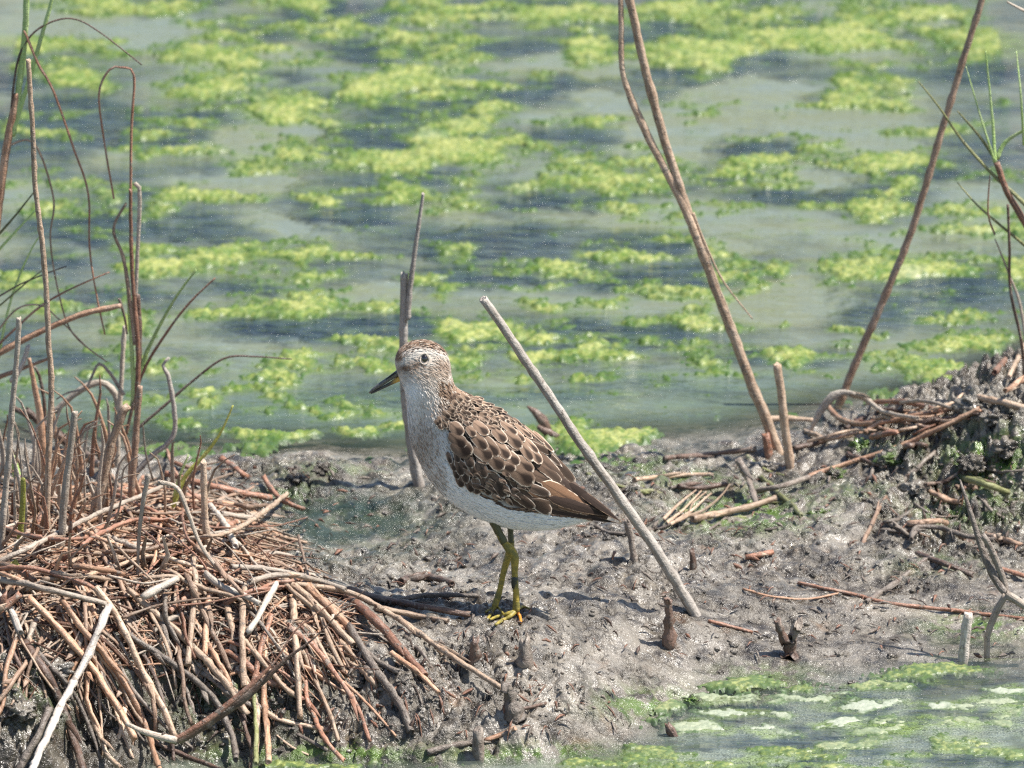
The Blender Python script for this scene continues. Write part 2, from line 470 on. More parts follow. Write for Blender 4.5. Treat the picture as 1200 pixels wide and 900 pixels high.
# ------------------------------------------------------------------ algae pattern
FAR = """265,38,45,14 240,63,45,16 440,40,100,16 515,55,60,22 640,18,60,14 690,58,22,16 250,105,55,15 340,137,40,14 390,165,40,20 480,100,90,13
370,185,40,6 460,195,60,14 565,140,25,25 560,175,65,18 450,230,35,15 535,235,70,14 650,218,60,8 358,240,45,6 215,230,22,18 250,232,30,7
260,300,50,14 345,280,50,10 400,300,65,10 440,275,22,9 525,290,42,15 380,325,70,10 635,320,65,10 675,262,28,12 690,295,26,6 265,367,40,6
360,355,50,10 440,355,30,10 650,360,40,10 415,400,40,11 335,418,35,9 366,476,20,5 325,432,35,6 300,457,45,8 240,480,20,6 404,487,28,6
437,432,20,6 560,380,40,13 598,445,26,7 640,420,18,6 695,55,25,18 800,8,60,8 950,42,75,14 840,68,55,13 985,90,60,17 1160,45,40,14
1010,128,80,8 878,158,45,8 955,168,26,12 900,187,40,7 820,125,32,8 845,145,45,9 705,142,28,8 1040,192,38,11 920,210,60,7 725,205,50,20
1053,223,20,6 790,258,100,16 1010,245,50,20 1130,255,60,26 945,270,28,10 745,298,60,7 847,313,37,22 775,340,55,11 912,310,20,14
1050,312,70,13 832,375,18,12 985,315,12,6 927,372,10,6 1110,375,60,10 935,418,25,7 1100,430,35,9 1125,395,45,10 705,412,35,6
680,447,22,6 670,515,60,9 725,507,40,6 634,424,14,5 95,60,50,18 15,55,35,12 100,97,35,13 180,150,45,12 185,178,35,8 40,197,35,10
120,215,60,8 50,250,40,9 120,228,40,6 215,235,35,10 165,315,55,9 150,380,30,9 105,410,50,8 200,432,30,7 238,460,20,6 308,482,22,6
150,12,60,10 330,8,40,8 560,8,50,8 900,20,40,9 1060,20,50,8 20,330,40,10 30,290,35,9 80,360,40,7 1180,120,40,9 1090,150,50,8
480,330,30,7 590,300,30,7 700,350,30,8 620,395,22,6 740,380,26,6 880,340,30,6 1000,390,26,5 1180,330,30,12 1150,440,26,6 540,420,22,5
60,440,40,8 130,470,40,7 200,500,35,6 290,505,40,5 350,510,35,5 430,505,30,5 520,350,20,6 30,150,30,9 300,200,30,6"""
DARK = """390,15,60,10,1 490,145,75,28,1 520,205,70,10,.6 850,50,85,14,.9 1000,115,50,10,.9 790,88,70,12,.8 930,232,80,12,1 700,240,50,14,.7 180,162,60,10,1
100,130,80,24,.9 100,268,90,16,.9 350,385,80,10,1 240,270,50,10,.8 760,282,70,10,.9 760,322,80,12,.9 900,175,32,5,.9 600,270,90,10,.9 430,258,70,9,.8
640,240,50,8,.7 700,390,90,14,.6 560,330,60,9,.8 480,380,50,8,.7 300,340,60,8,.5 1060,360,90,14,.7 1120,345,60,16,.6 1000,350,60,10,.6 870,420,70,12,.4 440,62,50,10,.8
250,140,50,8,.6 640,100,50,14,.7 700,165,60,12,.7 60,300,60,10,.7 150,350,60,8,.7 430,460,80,10,.5 640,470,70,10,.6 330,395,60,6,.8 1140,200,50,10,.4
20,100,40,12,.8 330,90,40,8,.6 1160,90,40,9,.6 690,500,60,12,.5 520,300,40,5,.7 760,440,60,12,.4 60,420,60,10,.6"""
MILKY = "60,20,70,22 90,100,0,0 320,160,60,22 290,215,60,18 690,75,60,16 800,160,55,30 900,105,50,14 960,205,50,12 1000,165,60,22 860,290,30,8 930,345,60,26 330,260,40,12 1060,30,60,10 700,120,40,10 180,40,40,14 450,340,30,5"
def ell(s): return [tuple(float(v) for v in e.split(',')) for e in s.split()]
FARL, DARKL, MILKL = ell(FAR), ell(DARK), ell(MILKY)
NEARL = [(1050,825,100,7,1),(970,843,45,6,1),(1090,852,95,9,.6),(940,880,70,8,0),(815,852,25,10,.8),(860,857,65,7,1),(1090,790,75,9,.05),
         (1155,768,50,7,.0),(900,800,60,8,.1),(1130,882,80,9,.15),(760,880,60,9,.1),(1180,812,30,5,1),(850,820,60,6,.7),(400,896,80,4,0),
         (690,893,40,5,.0),(720,850,30,9,.1),(1020,805,50,5,.3),(880,838,50,5,.9),(1000,868,60,6,.5),(780,830,30,7,.3),(1190,845,30,7,.6),
         (1010,895,80,6,.1),(860,893,60,5,.0),(1150,830,60,5,.8),(930,815,50,4,.8)]

def fields(x, y):
    px, py = px_of(x, y, 0)
    wx = px + 46 * N1.fbm(x / .045, y / .06, 4, .6); wy = py + 15 * N2.fbm(x / .045, y / .06, 4, .6)
    A = np.zeros(x.shape); pale = np.zeros(x.shape)
    for cx, cy, rx, ry in FARL:
        A = np.maximum(A, .66 * np.exp(-(((wx - cx) / (rx * 1.25)) ** 2 + ((wy - cy) / (ry * 1.25)) ** 2)))
    near = (py > 700)
    for cx, cy, rx, ry, pl in NEARL:
        e = np.exp(-(((wx - cx) / rx) ** 2 + ((wy - cy) / ry) ** 2) ** 1.5)
        pale = np.where(e > A, pl, pale) * 1.0
        A = np.maximum(A, e * 1.0 * (py > 680))
    ridge = .20 - np.abs(N1.fbm(x / .13, y / .085, 4, .6)); ridge2 = .16 - np.abs(N4.fbm(x / .07 + 9, y / .05, 3, .6))
    n = .80 * N3.fbm(x / .085, y / .070, 5, .66) + 1.35 * ridge + .6 * ridge2 + .05
    out = (np.abs(px - 600) > 620) | (py < -10) | (py > 910)
    A = np.where(out, sst(-.1, .5, N1.fbm(x / .12, y / .22, 3)) * 1.0, A)
    A = A + np.where(near, .75, .80) * n - np.where(near, .02, .06) + .05 + (.17 + .25 * N2.fbm(x / .02, y / .05, 3)) * sst(370, 460, py) * (py < 700) + .13 * sst(330, 60, py) * (np.abs(px - 600) < 640)
    D = np.zeros(x.shape)
    for cx, cy, rx, ry, w in DARKL: D = np.maximum(D, w * np.exp(-((wx - cx) / (rx * 1.15)) ** 2 - ((wy - cy) / (ry * 1.2)) ** 2))
    Mk = np.zeros(x.shape)
    for cx, cy, rx, ry in MILKL:
        if rx: Mk = np.maximum(Mk, np.exp(-((wx - cx) / rx) ** 2 - ((wy - cy) / ry) ** 2))
    D = np.clip(D * 1.1 + .9 * N4.fbm(x / .11, y / .085, 4) + .36 - 1.2 * Mk, 0, 1)
    D = np.where(near, np.clip(D + .35, 0, 1), D)
    A = A - .30 * Mk
    return A, D, pale, px, py

# water sheet, one flat surface with painted-in depth of the silt it carries
wxs = axis(-0.46, 0.46, 0.0045, -60, 60, 14); wys = axis(-0.34, 2.15, 0.0055, -60, 120, 14)
WX, WY = np.meshgrid(wxs, wys, indexing='ij')
A, D, pale, wpx, wpy = fields(WX, WY)
hb = height_base(WX, WY)
me, _ = grid_mesh('water', WX, WY, np.zeros_like(WX))
attr(me, 'weed_and_sky', D)
attr(me, 'algae', np.clip(sst(.10, .66, A), 0, 1) * .8)
attr(me, 'scum', np.clip(.5 * (wpy > 775) * sst(-.25, .3, N2.fbm(WX / .03, WY / .03, 4, .6)), 0, 1))
attr(me, 'nearshore', np.clip(.75 * sst(400, 500, wpy) * (wpy < 700), 0, 1))
attr(me, 'turbid', .10 + .90 * sst(.001, .020, -hb))
link('water', me, WATER, kind='structure', label='murky grey-green pond water with pale sky reflected in the ripples')

def algae_sheet(x0, x1, y0, y1, sx, sy, cell, hmax, name, label, near=False):
    X, Y = np.meshgrid(np.arange(x0, x1, sx), np.arange(y0, y1, sy), indexing='ij')
    A, D, pale, px, py = fields(X, Y)
    jx = X + .0015 * N1.fbm(X / .006, Y / .006, 2); jy = Y + .0015 * N2.fbm(X / .006, Y / .006, 2)
    w1, id1 = N2.worley(jx / cell, jy / (cell * 1.1))
    w2, id2 = N3.worley(jx / (cell * .45), jy / (cell * .45))
    bump = .62 * np.sqrt(np.clip(1 - (w1 / .72) ** 2, 0, 1)) * (.45 + .9 * id1) + .30 * np.sqrt(np.clip(1 - (w2 / .75) ** 2, 0, 1)) + .15 * id2
    Aj = A + .42 * (id1 - .5) + .20 * (id2 - .5)
    m = sst(.26, .80, Aj)
    if near:
        m = m * sst(.001, -.003, height_base(X, Y)) * sst(-.28, .12, N1.fbm(X / .018, Y / .014, 4, .65))
        bump = bump * (1 - .45 * pale)
    Z = hmax * (m * (.38 + 1.15 * bump) - .36 - .10 * id1)
    Z = np.where(m < .02, -.003, Z)
    zk = np.maximum.reduce([Z[:-1, :-1], Z[1:, :-1], Z[:-1, 1:], Z[1:, 1:]])
    me, idx = grid_mesh(name, X, Y, np.maximum(Z, -.003), zk > -.0004)
    attr(me, 'pale', (pale if near else sst(.35, .9, N4.fbm(X / .05, Y / .1, 2)) * .35).reshape(-1)[idx])
    attr(me, 'deep', np.clip(.85 * sst(.85, .35, A) + .35 * (id2 - .3), 0, .9).reshape(-1)[idx])
    attr(me, 'nearfilm', np.full(len(idx), 1.0 if near else 0.0))
    link(name, me, ALGAE, kind='stuff', label=label, cat='algae')

algae_sheet(-.47, .47, .44, 2.12, .0022, .0034, .0050, .0034, 'pond_algae', 'yellow-green clumps of floating algae on the pond behind the bank')
algae_sheet(-.42, .42, -.24, .02, .0012, .0016, .0030, .0015, 'shore_algae', 'pale bubbly green algae mats on the water in front of the mud', near=True)

# ------------------------------------------------------------------ tubes: stems, blades, twigs
def catmull(pts, step):
    out = []
    n = len(pts)
    if n == 2:
        k = max(2, int((pts[1][0] - pts[0][0]).length / step))
        return [(pts[0][0].lerp(pts[1][0], i / k), pts[0][1] + (pts[1][1] - pts[0][1]) * i / k) for i in range(k + 1)]
    for i in range(n - 1):
        p0 = pts[max(i - 1, 0)]; p1 = pts[i]; p2 = pts[i + 1]; p3 = pts[min(i + 2, n - 1)]
        k = max(1, int((p2[0] - p1[0]).length / step))
        for j in range(k):
            t = j / k
            f = lambda a, b, c, d: .5 * ((2 * b) + (c - a) * t + (2 * a - 5 * b + 4 * c - d) * t * t + (3 * b - a - 3 * c + d) * t * t * t)
            out.append((Vector((f(p0[0].x, p1[0].x, p2[0].x, p3[0].x), f(p0[0].y, p1[0].y, p2[0].y, p3[0].y), f(p0[0].z, p1[0].z, p2[0].z, p3[0].z))),
                        p1[1] + (p2[1] - p1[1]) * t))
    out.append(pts[-1])
    return out

def tube_data(pts, radii, segs=8, flat=1.0, twist=0.0, rough=.07, node=0.0, step=None, hollow=True, rng=random, jag=0.4, wob=0.05):
    """pts world Vectors, radii metres -> verts, faces, uvs (per loop); cross-section flattened by flat"""
    if step is None: step = max(.0035, sum(radii) / len(radii) * 1.6)
    path = catmull(list(zip(pts, radii)), step)
    n = len(path)
    L = 0; V = []; F = []; UV = []
    lens = [0]
    for i in range(1, n): lens.append(lens[-1] + (path[i][0] - path[i - 1][0]).length)
    ph = rng.uniform(0, 6.28); nodes = []
    if node > 0:
        d = rng.uniform(.2, .8) * node
        while d < lens[-1]: nodes.append(d); d += node * rng.uniform(.7, 1.3)
    side = None
    lob = [rng.uniform(-1, 1) for _ in range(segs)]
    for i, (p, r) in enumerate(path):
        tan = (path[min(i + 1, n - 1)][0] - path[max(i - 1, 0)][0])
        if tan.length < 1e-9: tan = Vector((0, 0, 1))
        tan.normalize()
        if side is None:
            side = tan.cross(FWD)
            if side.length < .05: side = tan.cross(UP)
            side.normalize()
            if twist: side = Matrix.Rotation(ph, 3, tan) @ side if flat > .6 else side
        side = (side - tan * side.dot(tan)).normalized()
        if twist: side = Matrix.Rotation(twist * step * 10, 3, tan) @ side
        nor = tan.cross(side)
        rr = r
        for d in nodes:
            if abs(lens[i] - d) < step * .6: rr *= 1.16
        rr *= 1 + rough * rng.uniform(-1, 1)
        wv = min(1, lens[i] / .02, (lens[-1] - lens[i]) / .02) if wob else 0
        off = side * (r * rough * rng.uniform(-1, 1) + wv * wob * r * (math.sin(lens[i] * 95 + ph) + .6 * math.sin(lens[i] * 211 + 2 * ph))) + nor * (r * rough * rng.uniform(-1, 1) + wv * wob * r * math.sin(lens[i] * 130 + 3 * ph))
        for k in range(segs):
            a = 2 * math.pi * k / segs
            e = 1 + rough * lob[k] + rough * .6 * rng.uniform(-1, 1)
            jj = tan * (r * jag * rng.uniform(-1, 1)) if i in (0, n - 1) else Vector()
            V.append(p + off + (side * math.cos(a) + nor * math.sin(a) * flat) * rr * e + jj)
    for i in range(n - 1):
        for k in range(segs):
            k2 = (k + 1) % segs
            F.append((i * segs + k, i * segs + k2, (i + 1) * segs + k2, (i + 1) * segs + k))
            UV += [(k / segs, lens[i]), ((k + 1) / segs, lens[i]), ((k + 1) / segs, lens[i + 1]), (k / segs, lens[i + 1])]
    for end in (0, n - 1):
        c, r = path[end]
        tan = (path[1][0] - path[0][0]).normalized() if end == 0 else (path[-2][0] - path[-1][0]).normalized()
        base = len(V)
        o = end * segs
        if hollow and flat > .6:
            for k in range(segs): V.append(c.lerp(V[o + k], .62) + tan * r * .05)
            V.append(c + tan * r * 1.3)
            for k in range(segs):
                k2 = (k + 1) % segs
                q = (o + k, base + k, base + k2, o + k2) if end == 0 else (o + k, o + k2, base + k2, base + k)
                F.append(q); UV += [(0, 0)] * 4
                q = (base + k, base + segs, base + k2) if end == 0 else (base + k, base + k2, base + segs)
                F.append(q); UV += [(0, 0)] * 3
        else:
            V.append(c - tan * r * .3)
            for k in range(segs):
                k2 = (k + 1) % segs
                F.append((o + k, base, o + k2) if end == 0 else (o + k, o + k2, base)); UV += [(0, 0)] * 3
    return V, F, UV

def mesh_from(name, V, F, UV, origin, mat=None):
    me = bpy.data.meshes.new(name)
    me.from_pydata([v - origin for v in V], [], F)
    if UV is not None:
        l = me.uv_layers.new(name='UVMap')
        l.data.foreach_set('uv', [c for uv in UV for c in uv])
    me.polygons.foreach_set('use_smooth', [True] * len(F))
    if mat: me.materials.append(mat)
    me.update()
    return me

def tube_obj(name, pts, radii, mat, parent=None, label=None, cat=None, group=None, **kw):
    V, F, UV = tube_data(pts, radii, **kw)
    origin = pts[0] if parent is None else Vector(parent.location)
    me = mesh_from(name, V, F, UV, origin, ST[mat] if isinstance(mat, str) else mat)
    return link(name, me, parent=parent, label=label, cat=cat, group=group, loc=origin if parent is None else None)

def lerp_r(r0, r1, n): return [(r0 + (r1 - r0) * i / max(1, n - 1)) * S for i in range(n)]

# standing things: pixel path, planted at the first point, leaning by dy metres over the path
def standing(name, cat, label, path, r0, r1, mat, lean=0.0, lift=-.004, parent=None, Y=None, **kw):
    if Y is None:
        b = G(*path[0], 0); Y = b.y
    n = len(path)
    pts = [W(x, y, Y + lean * i / (n - 1)) for i, (x, y) in enumerate(path)]
    if parent is None: pts[0] = pts[0] + (pts[0] - pts[1]).normalized() * .006
    return tube_obj(name, pts, lerp_r(r0, r1, n), mat, parent, label, cat, **kw)

def lying(name, cat, label, path, r0, r1, mat, lift=.002, parent=None, group=None, **kw):
    n = len(path)
    if group is None: r0 *= .64; r1 *= .64
    lf = lift if isinstance(lift, (list, tuple)) else [lift] * n
    pts = [G(x, y, l + (r0 + (r1 - r0) * i / max(1, n - 1)) * S * .4) for i, ((x, y), l) in enumerate(zip(path, lf))]
    o = tube_obj(name, pts, lerp_r(r0, r1, n), mat, parent, label, cat, group, **kw)
    if parent is None and r0 > 2.6 and n > 2 and mat != 'white':
        for _ in range(random.choice([0, 1, 1, 2])):
            k = random.uniform(0, n - 2.2); a = int(k); f = k - a
            q0 = pts[a].lerp(pts[a + 1], f); q1 = pts[a + 1].lerp(pts[min(a + 2, n - 1)], f)
            r = r0 * S; up = (UP * random.uniform(-.2, 1) - FWD).normalized(); sd = (q1 - q0).normalized().cross(up)
            q2 = q0.lerp(q1, random.uniform(.5, .9)) + up * r * random.uniform(.9, 2.4) + sd * r * random.uniform(-2.5, 2.5)
            tube_obj('sheath', [q0 + up * r * .35, q0.lerp(q2, .5) + up * r * .5, q2], [r * .95, r * random.uniform(.6, .95), r * .12],
                     random.choice([mat, mat, 'tan' if mat not in ('muddy', 'dark') else mat, 'brown']), o, flat=.25, segs=6, rough=.12, wob=0, step=.006)
    return o

# ------------------------------------------------------------------ THE BIRD
bird = link('sandpiper', None, label='brown-and-white sandpiper standing on the mud in profile, bill to the left', cat='bird', loc=G(600, 724))
BO = Vector(bird.location)
RINGS = [ # dorsal px, ventral px, half width px
 ((463,427),(468,443),5),((464,416),(471,450),11),((470,407),(475,459),16),((483,400),(477.5,472),20),((499,398.5),(478,485),22),
 ((512,403),(478.5,495),22.5),((521,411),(479.5,505),23),((526.5,424),(481,514),24),((529,440),(484,524),27),((535,454),(489,535),31),
 ((549,462),(497,550),36),((570,472),(509,567),42),((593,485),(525,583),46),((613,499),(545,597),47),((630,515),(568,608),45),
 ((645,531),(594,616),41),((658,547),(622,619),35),((671,562),(648,618),28),((685,575),(671,613),20),((700,586),(692,609),12),((716,598),(710,609),6)]
def cr(a, b, c, d, t): return .5 * ((2 * b) + (c - a) * t + (2 * a - 5 * b + 4 * c - d) * t * t + (3 * b - a - 3 * c + d) * t ** 3)
flat_r = [(*d, *v, w) for d, v, w in RINGS]
dense = []
for i in range(len(flat_r) - 1):
    for k in range(4):
        t = k / 4
        dense.append([cr(flat_r[max(i - 1, 0)][j], flat_r[i][j], flat_r[i + 1][j], flat_r[min(i + 2, len(flat_r) - 1)][j], t) for j in range(5)])
dense.append(list(flat_r[-1]))
V = []; F = []; seg = 28
for dx, dy, vx, vy, w in dense:
    d3 = W(dx, dy, 0); v3 = W(vx, vy, 0); c = (d3 + v3) / 2; a = (d3 - v3) / 2
    for k in range(seg):
        th = 2 * math.pi * k / seg
        V.append(c + a * math.cos(th) + Vector((0, -1, 0)) * (w * S * math.sin(th) * (1 - .10 * math.cos(th))))
nr = len(dense)
for i in range(nr - 1):
    for k in range(seg):
        k2 = (k + 1) % seg
        F.append((i * seg + k, (i + 1) * seg + k, (i + 1) * seg + k2, i * seg + k2))
F.append(tuple(range(seg))); F.append(tuple(reversed(range((nr - 1) * seg, nr * seg))))

PF = Mat('plumage')
fcol = PF.attrc('tint')
pu = PF.uv()
pn = PF.noise(1.0, 3, .6, PF.scalev(PF.pos(), (2600, 2600, 1200)))
PLUM = PF.out(color=PF.mix(PF.ramp(pn, .35, .7, 0, .22), fcol, PF.mix(.5, fcol, (.05, .035, .025))), rough=.75, spec=.12, sheen=.15)

def seg_d(px, py, ax_, ay_, bx_, by_):
    vx, vy = bx_ - ax_, by_ - ay_
    t = max(0, min(1, ((px - ax_) * vx + (py - ay_) * vy) / (vx * vx + vy * vy)))
    return math.hypot(px - ax_ - t * vx, py - ay_ - t * vy)
def g1(d, s): return math.exp(-(d / s) ** 2)
def lerp3(a, b, t): return tuple(x + (y - x) * t for x, y in zip(a, b))
WHITE = (.80, .79, .77); BUFF = (.58, .50, .42); BROWN = (.25, .165, .11); DARKB = (.075, .048, .034); RUF = (.40, .215, .125); GREY = (.52, .49, .46)
def wing_bottom(px):
    xs = [500, 520, 545, 590, 650, 728]; ys = [500, 535, 572, 596, 606, 616]
    return float(np.interp(px, xs, ys))
def tint(px, py, rnd):
    """plumage colour of one small feather, by where it grows on the bird"""
    c = WHITE
    back = 1 / (1 + math.exp(-(((px - 500) * .62 - (py - 470)) + 2) / 9)) if px > 500 else 0
    # belly and throat white, breast finely streaked greyish, back of the neck streaked brown
    breast = max(g1(math.hypot((px - 495) / 22, (py - 515) / 38), 1.15), .85 * g1(math.hypot((px - 515) / 24, (py - 480) / 24), 1.1), .7 * g1(math.hypot((px - 510) / 20, (py - 555) / 18), 1))
    c = lerp3(c, (.46, .395, .335), .95 * breast)
    if rnd < .38 * breast: c = lerp3(c, BROWN, .70)
    # sides of head
    head = g1(math.hypot((px - 497) / 30, (py - 428) / 26), 1.3)
    c = lerp3(c, (.60, .52, .44), min(1, head * 1.5))
    face = g1(math.hypot((px - 500) / 26, (py - 440) / 16), 1.1)
    c = lerp3(c, (.55, .46, .38), .85 * face)
    if py < 456 and rnd < .42 * head: c = lerp3(c, BROWN, .72)
    # ear coverts, rufous brown
    c = lerp3(c, (.30, .19, .13), .8 * g1(math.hypot((px - 519) / 8, (py - 428) / 7), 1))
    c = lerp3(c, (.46, .34, .25), .6 * g1(seg_d(px, py, 505, 436, 522, 438), 4))
    # supercilium
    c = lerp3(c, (.70, .65, .58), g1(seg_d(px, py, 472, 423, 490, 413), 3.5) * .95)
    c = lerp3(c, (.70, .65, .58), g1(seg_d(px, py, 488, 412, 518, 413), 3.0) * .95)
    # lores
    c = lerp3(c, (.17, .11, .075), 1.0 * g1(seg_d(px, py, 468, 434, 491, 426), 3.0))
    # crown
    crown = 1 if (py < 405 + 6 * ((rnd * 13.7) % 1) and 466 < px < 528) or (py < 424 and px < 471) else 0
    if px >= 466 and py < 400 + abs(px - 497) * .30 + 3 + 6 * ((rnd * 7.3) % 1): crown = 1
    if crown:
        c = (.24, .155, .105) if rnd > .58 else (DARKB if rnd > .22 else (.60, .50, .40))
    # throat
    c = lerp3(c, (.88, .88, .87), .95 * g1(math.hypot((px - 479) / 13, (py - 456) / 9), 1.1))
    c = lerp3(c, (.83, .83, .83), .55 * g1(math.hypot((px - 480) / 8, (py - 480) / 20), 1.1))
    # nape
    nape = g1(seg_d(px, py, 527, 432, 540, 462), 7)
    if rnd < .45: c = lerp3(c, BROWN, .75 * nape)
    # mantle under the wing feathers
    if px > 512 and py < wing_bottom(px) and py > 446:
        m = min(1, back * 1.1)
        c = lerp3(c, DARKB if rnd < .45 else (BROWN if rnd < .75 else BUFF), m)
    if px > 523 + max(0, py - 500) * .2 and py < wing_bottom(px) and py > 456 + (px - 523) * .35: c = DARKB if rnd < .7 else BROWN
    # belly white
    if py > wing_bottom(px) + 3 and px > 520: c = lerp3(c, (.84, .83, .81), .9)
    return c

origin_V = [v - BO for v in V]
me = bpy.data.meshes.new('body'); me.from_pydata(origin_V, [], F)
me.polygons.foreach_set('use_smooth', [True] * len(F))
ca = me.color_attributes.new('tint', 'FLOAT_COLOR', 'POINT')
for i, v in enumerate(V):
    px, py = px_of(v.x, v.y, v.z)
    ca.data[i].color = (*tint(px, py, .6), 1)
me.materials.append(PLUM)
body = link('body', me, parent=bird)
bvh = BVHTree.FromPolygons([tuple(v) for v in V], F)
def SB(px, py, Y=-.006):
    d = ray(px, py).normalized()
    hit, nrm, _, _ = bvh.ray_cast(CAM, d)
    if hit is None:
        p = W(px, py, Y)
        near = bvh.find_nearest(p)
        return p, (near[1] if near[1].dot(FWD) < 0 else -FWD)
    if nrm.dot(d) > 0: nrm = -nrm
    return hit, nrm

# small soft feathers all over the body: real geometry, one mesh
FLOW = [(465,432,.6,-.5),(475,410,.9,-.4),(495,400,1,0),(520,412,.7,.7),(495,425,1,.15),(480,440,.8,.5),(515,435,.8,.5),(480,455,.5,.8),(478,480,.1,1),
        (500,470,.35,1),(530,460,.75,.6),(482,510,.25,1),(500,520,.4,.9),(560,470,.9,.5),(600,500,.85,.6),(640,530,.8,.6),(500,550,.6,.8),(530,580,.85,.5),
        (560,600,.95,.3),(620,610,1,.05),(680,605,1,.0),(540,510,.7,.7),(590,560,.85,.45),(660,560,.8,.55),(705,595,.9,.3)]
def flow(px, py):
    sx = sy = 0
    for a, b, u, v in FLOW:
        w = 1 / (((px - a) ** 2 + (py - b) ** 2) + 30) ** 1.5
        sx += w * u; sy += w * v
    l = math.hypot(sx, sy); return sx / l, sy / l
rng = random.Random(11)
polys = F[:-2]
areas = []
for f in polys:
    a, b, c, d = (V[i] for i in f)
    areas.append(((b - a).cross(c - a)).length / 2 + ((c - a).cross(d - a)).length / 2)
cum = np.cumsum(areas)
PV = []; PFa = []; PC = []
for q in range(30000):
    f = polys[int(np.searchsorted(cum, rng.random() * cum[-1]))]
    a, b, c, d = (V[i] for i in f)
    u, v = rng.random(), rng.random()
    p = (a * (1 - u) + b * u) * (1 - v) + (d * (1 - u) + c * u) * v
    n = (b - a).cross(d - a).normalized()
    cen = (W(600, 0, 0), )
    if n.dot(p - (V[f[0] // seg * seg] + V[f[0] // seg * seg + seg // 2]) / 2) < 0: n = -n
    if p.y > .004 and rng.random() < .6: continue
    px, py = px_of(p.x, p.y, p.z)
    inwing = px > 530 and py < wing_bottom(px) - 3
    if inwing and (rng.random() < .6 or px > 556): continue
    fx, fy = flow(px, py)
    fx += rng.uniform(-.12, .12); fy += rng.uniform(-.12, .12)
    t = RIGHT * fx - UP * fy
    t = t - n * t.dot(n)
    if t.length < .15: continue
    t.normalize(); s = n.cross(t)
    head = py < 456
    L = (6.5 if head else 8.0 if py < 540 else 11.0) * S * rng.uniform(.7, 1.25)
    if px < 470 and py < 445: L *= .6
    Wd = L * rng.uniform(.07, .12) * (.8 if head else 1)
    r = rng.random()
    de = math.hypot(px - 497.6, py - 420.6)
    if min(math.hypot(px + fx * L / S * q - 497.6, py + fy * L / S * q - 420.6) for q in (.5, 1)) < 5.6: continue
    if de < 6.2: continue
    col = tint(px, py, r)
    if de < 8.4: col = lerp3(col, (.70, .65, .58), .6)
    k = rng.uniform(.88, 1.08)
    col = tuple(min(.9, x * k) for x in col)
    lift = L * rng.uniform(.01, .07)
    b0 = len(PV); p = p - BO
    PV += [p - n * .0004, p + t * L * .45 + s * Wd + n * lift * .8, p + t * L * .45 - s * Wd + n * lift * .8, p + t * L * .45 + n * (lift * .8 + Wd * .5),
           p + t * L + n * lift * .8]
    PFa += [(b0, b0 + 1, b0 + 3), (b0, b0 + 3, b0 + 2), (b0 + 1, b0 + 4, b0 + 3), (b0 + 3, b0 + 4, b0 + 2)]
    PC += [col] * 5
me = bpy.data.meshes.new('down'); me.from_pydata([tuple(v) for v in PV], [], PFa)
ca = me.color_attributes.new('tint', 'FLOAT_COLOR', 'POINT')
ca.data.foreach_set('color', [x for c in PC for x in (*c, 1)])
me.materials.append(PLUM)
link('plumage', me, parent=bird, kind='stuff')

# --- vaned feathers
def feather_mat(name, centre, dark, fringe, fw=.22, wedge=1.0, wk=1.9):
    M = Mat(name); uv = M.uv(); sep = M.t.nodes.new('ShaderNodeSeparateXYZ'); M.set(sep.inputs[0], uv)
    x, v = sep.outputs[0], sep.outputs[1]        # x along 0..1, v across -1..1
    av = M.math('ABSOLUTE', v); rnd = M.rand()
    barb = M.noise(1.0, 3, .6, M.addv(M.scalev(M.addv(uv, (0, 0, 0)), (26, 9, 1)), (0, 0, 0)))
    edge = M.math('MINIMUM', M.math('SUBTRACT', 1.0, av), M.math('MULTIPLY', M.math('SUBTRACT', 1.0, x), 1.9))
    edge = M.math('ADD', edge, M.math('MULTIPLY', M.math('SUBTRACT', barb, .5), .20))
    worn = M.noise(2.2, 3, .6, M.addv(uv, M.scalev(M.t.nodes.new('ShaderNodeObjectInfo').outputs['Location'], (900, 900, 900))))
    edge = M.math('ADD', edge, M.ramp(worn, .4, .7, -.03, .14))
    # dark wedge on the outer half along the shaft
    wd = M.math('SUBTRACT', M.math('MULTIPLY', M.ramp(x, .25, .78), M.ramp(x, 1.0, .80, .45, 1)), M.math('MULTIPLY', av, wk))
    wd = M.math('ADD', wd, M.math('MULTIPLY', M.math('SUBTRACT', barb, .5), .55))
    c = M.mix(M.ramp(barb, .3, .7, 0, .5), centre, tuple(k * .68 for k in centre))
    c = M.mix(M.ramp(wd, -.35, .60, 0, wedge), c, dark)
    c = M.mix(M.ramp(av, .07, .02, 0, .6), c, dark)
    c = M.mix(M.ramp(edge, fw * .25, fw * 1.2, 1, 0), c, fringe)
    hs = M.t.nodes.new('ShaderNodeHueSaturation'); M.set(hs.inputs['Color'], c); M.set(hs.inputs['Value'], M.math('MULTIPLY_ADD', rnd, .6, .75))
    n = M.bump(barb, .0003, .6)
    return M.out(color=hs.outputs[0], rough=.7, spec=.1, normal=n)
FM = {
 'mantle': feather_mat('mantle_feather', (.225, .155, .108), (.035, .024, .018), (.50, .40, .31), .22, 1.0, 1.15),
 'scap': feather_mat('scapular_feather', (.240, .160, .112), (.034, .023, .018), (.60, .50, .40), .15, 1.0, 1.35),
 'covert': feather_mat('covert_feather', (.150, .102, .075), (.036, .026, .020), (.60, .52, .44), .15, .9, 1.3),
 'tertial': feather_mat('tertial_feather', (.120, .078, .055), (.036, .025, .019), (.62, .52, .42), .11, .8, 1.1),
 'rufous': feather_mat('rufous_tertial', (.175, .098, .058), (.034, .022, .017), (.70, .56, .43), .10, .6),
 'prim': feather_mat('primary_feather', (.045, .030, .024), (.022, .016, .013), (.45, .30, .20), .09, .6),
}
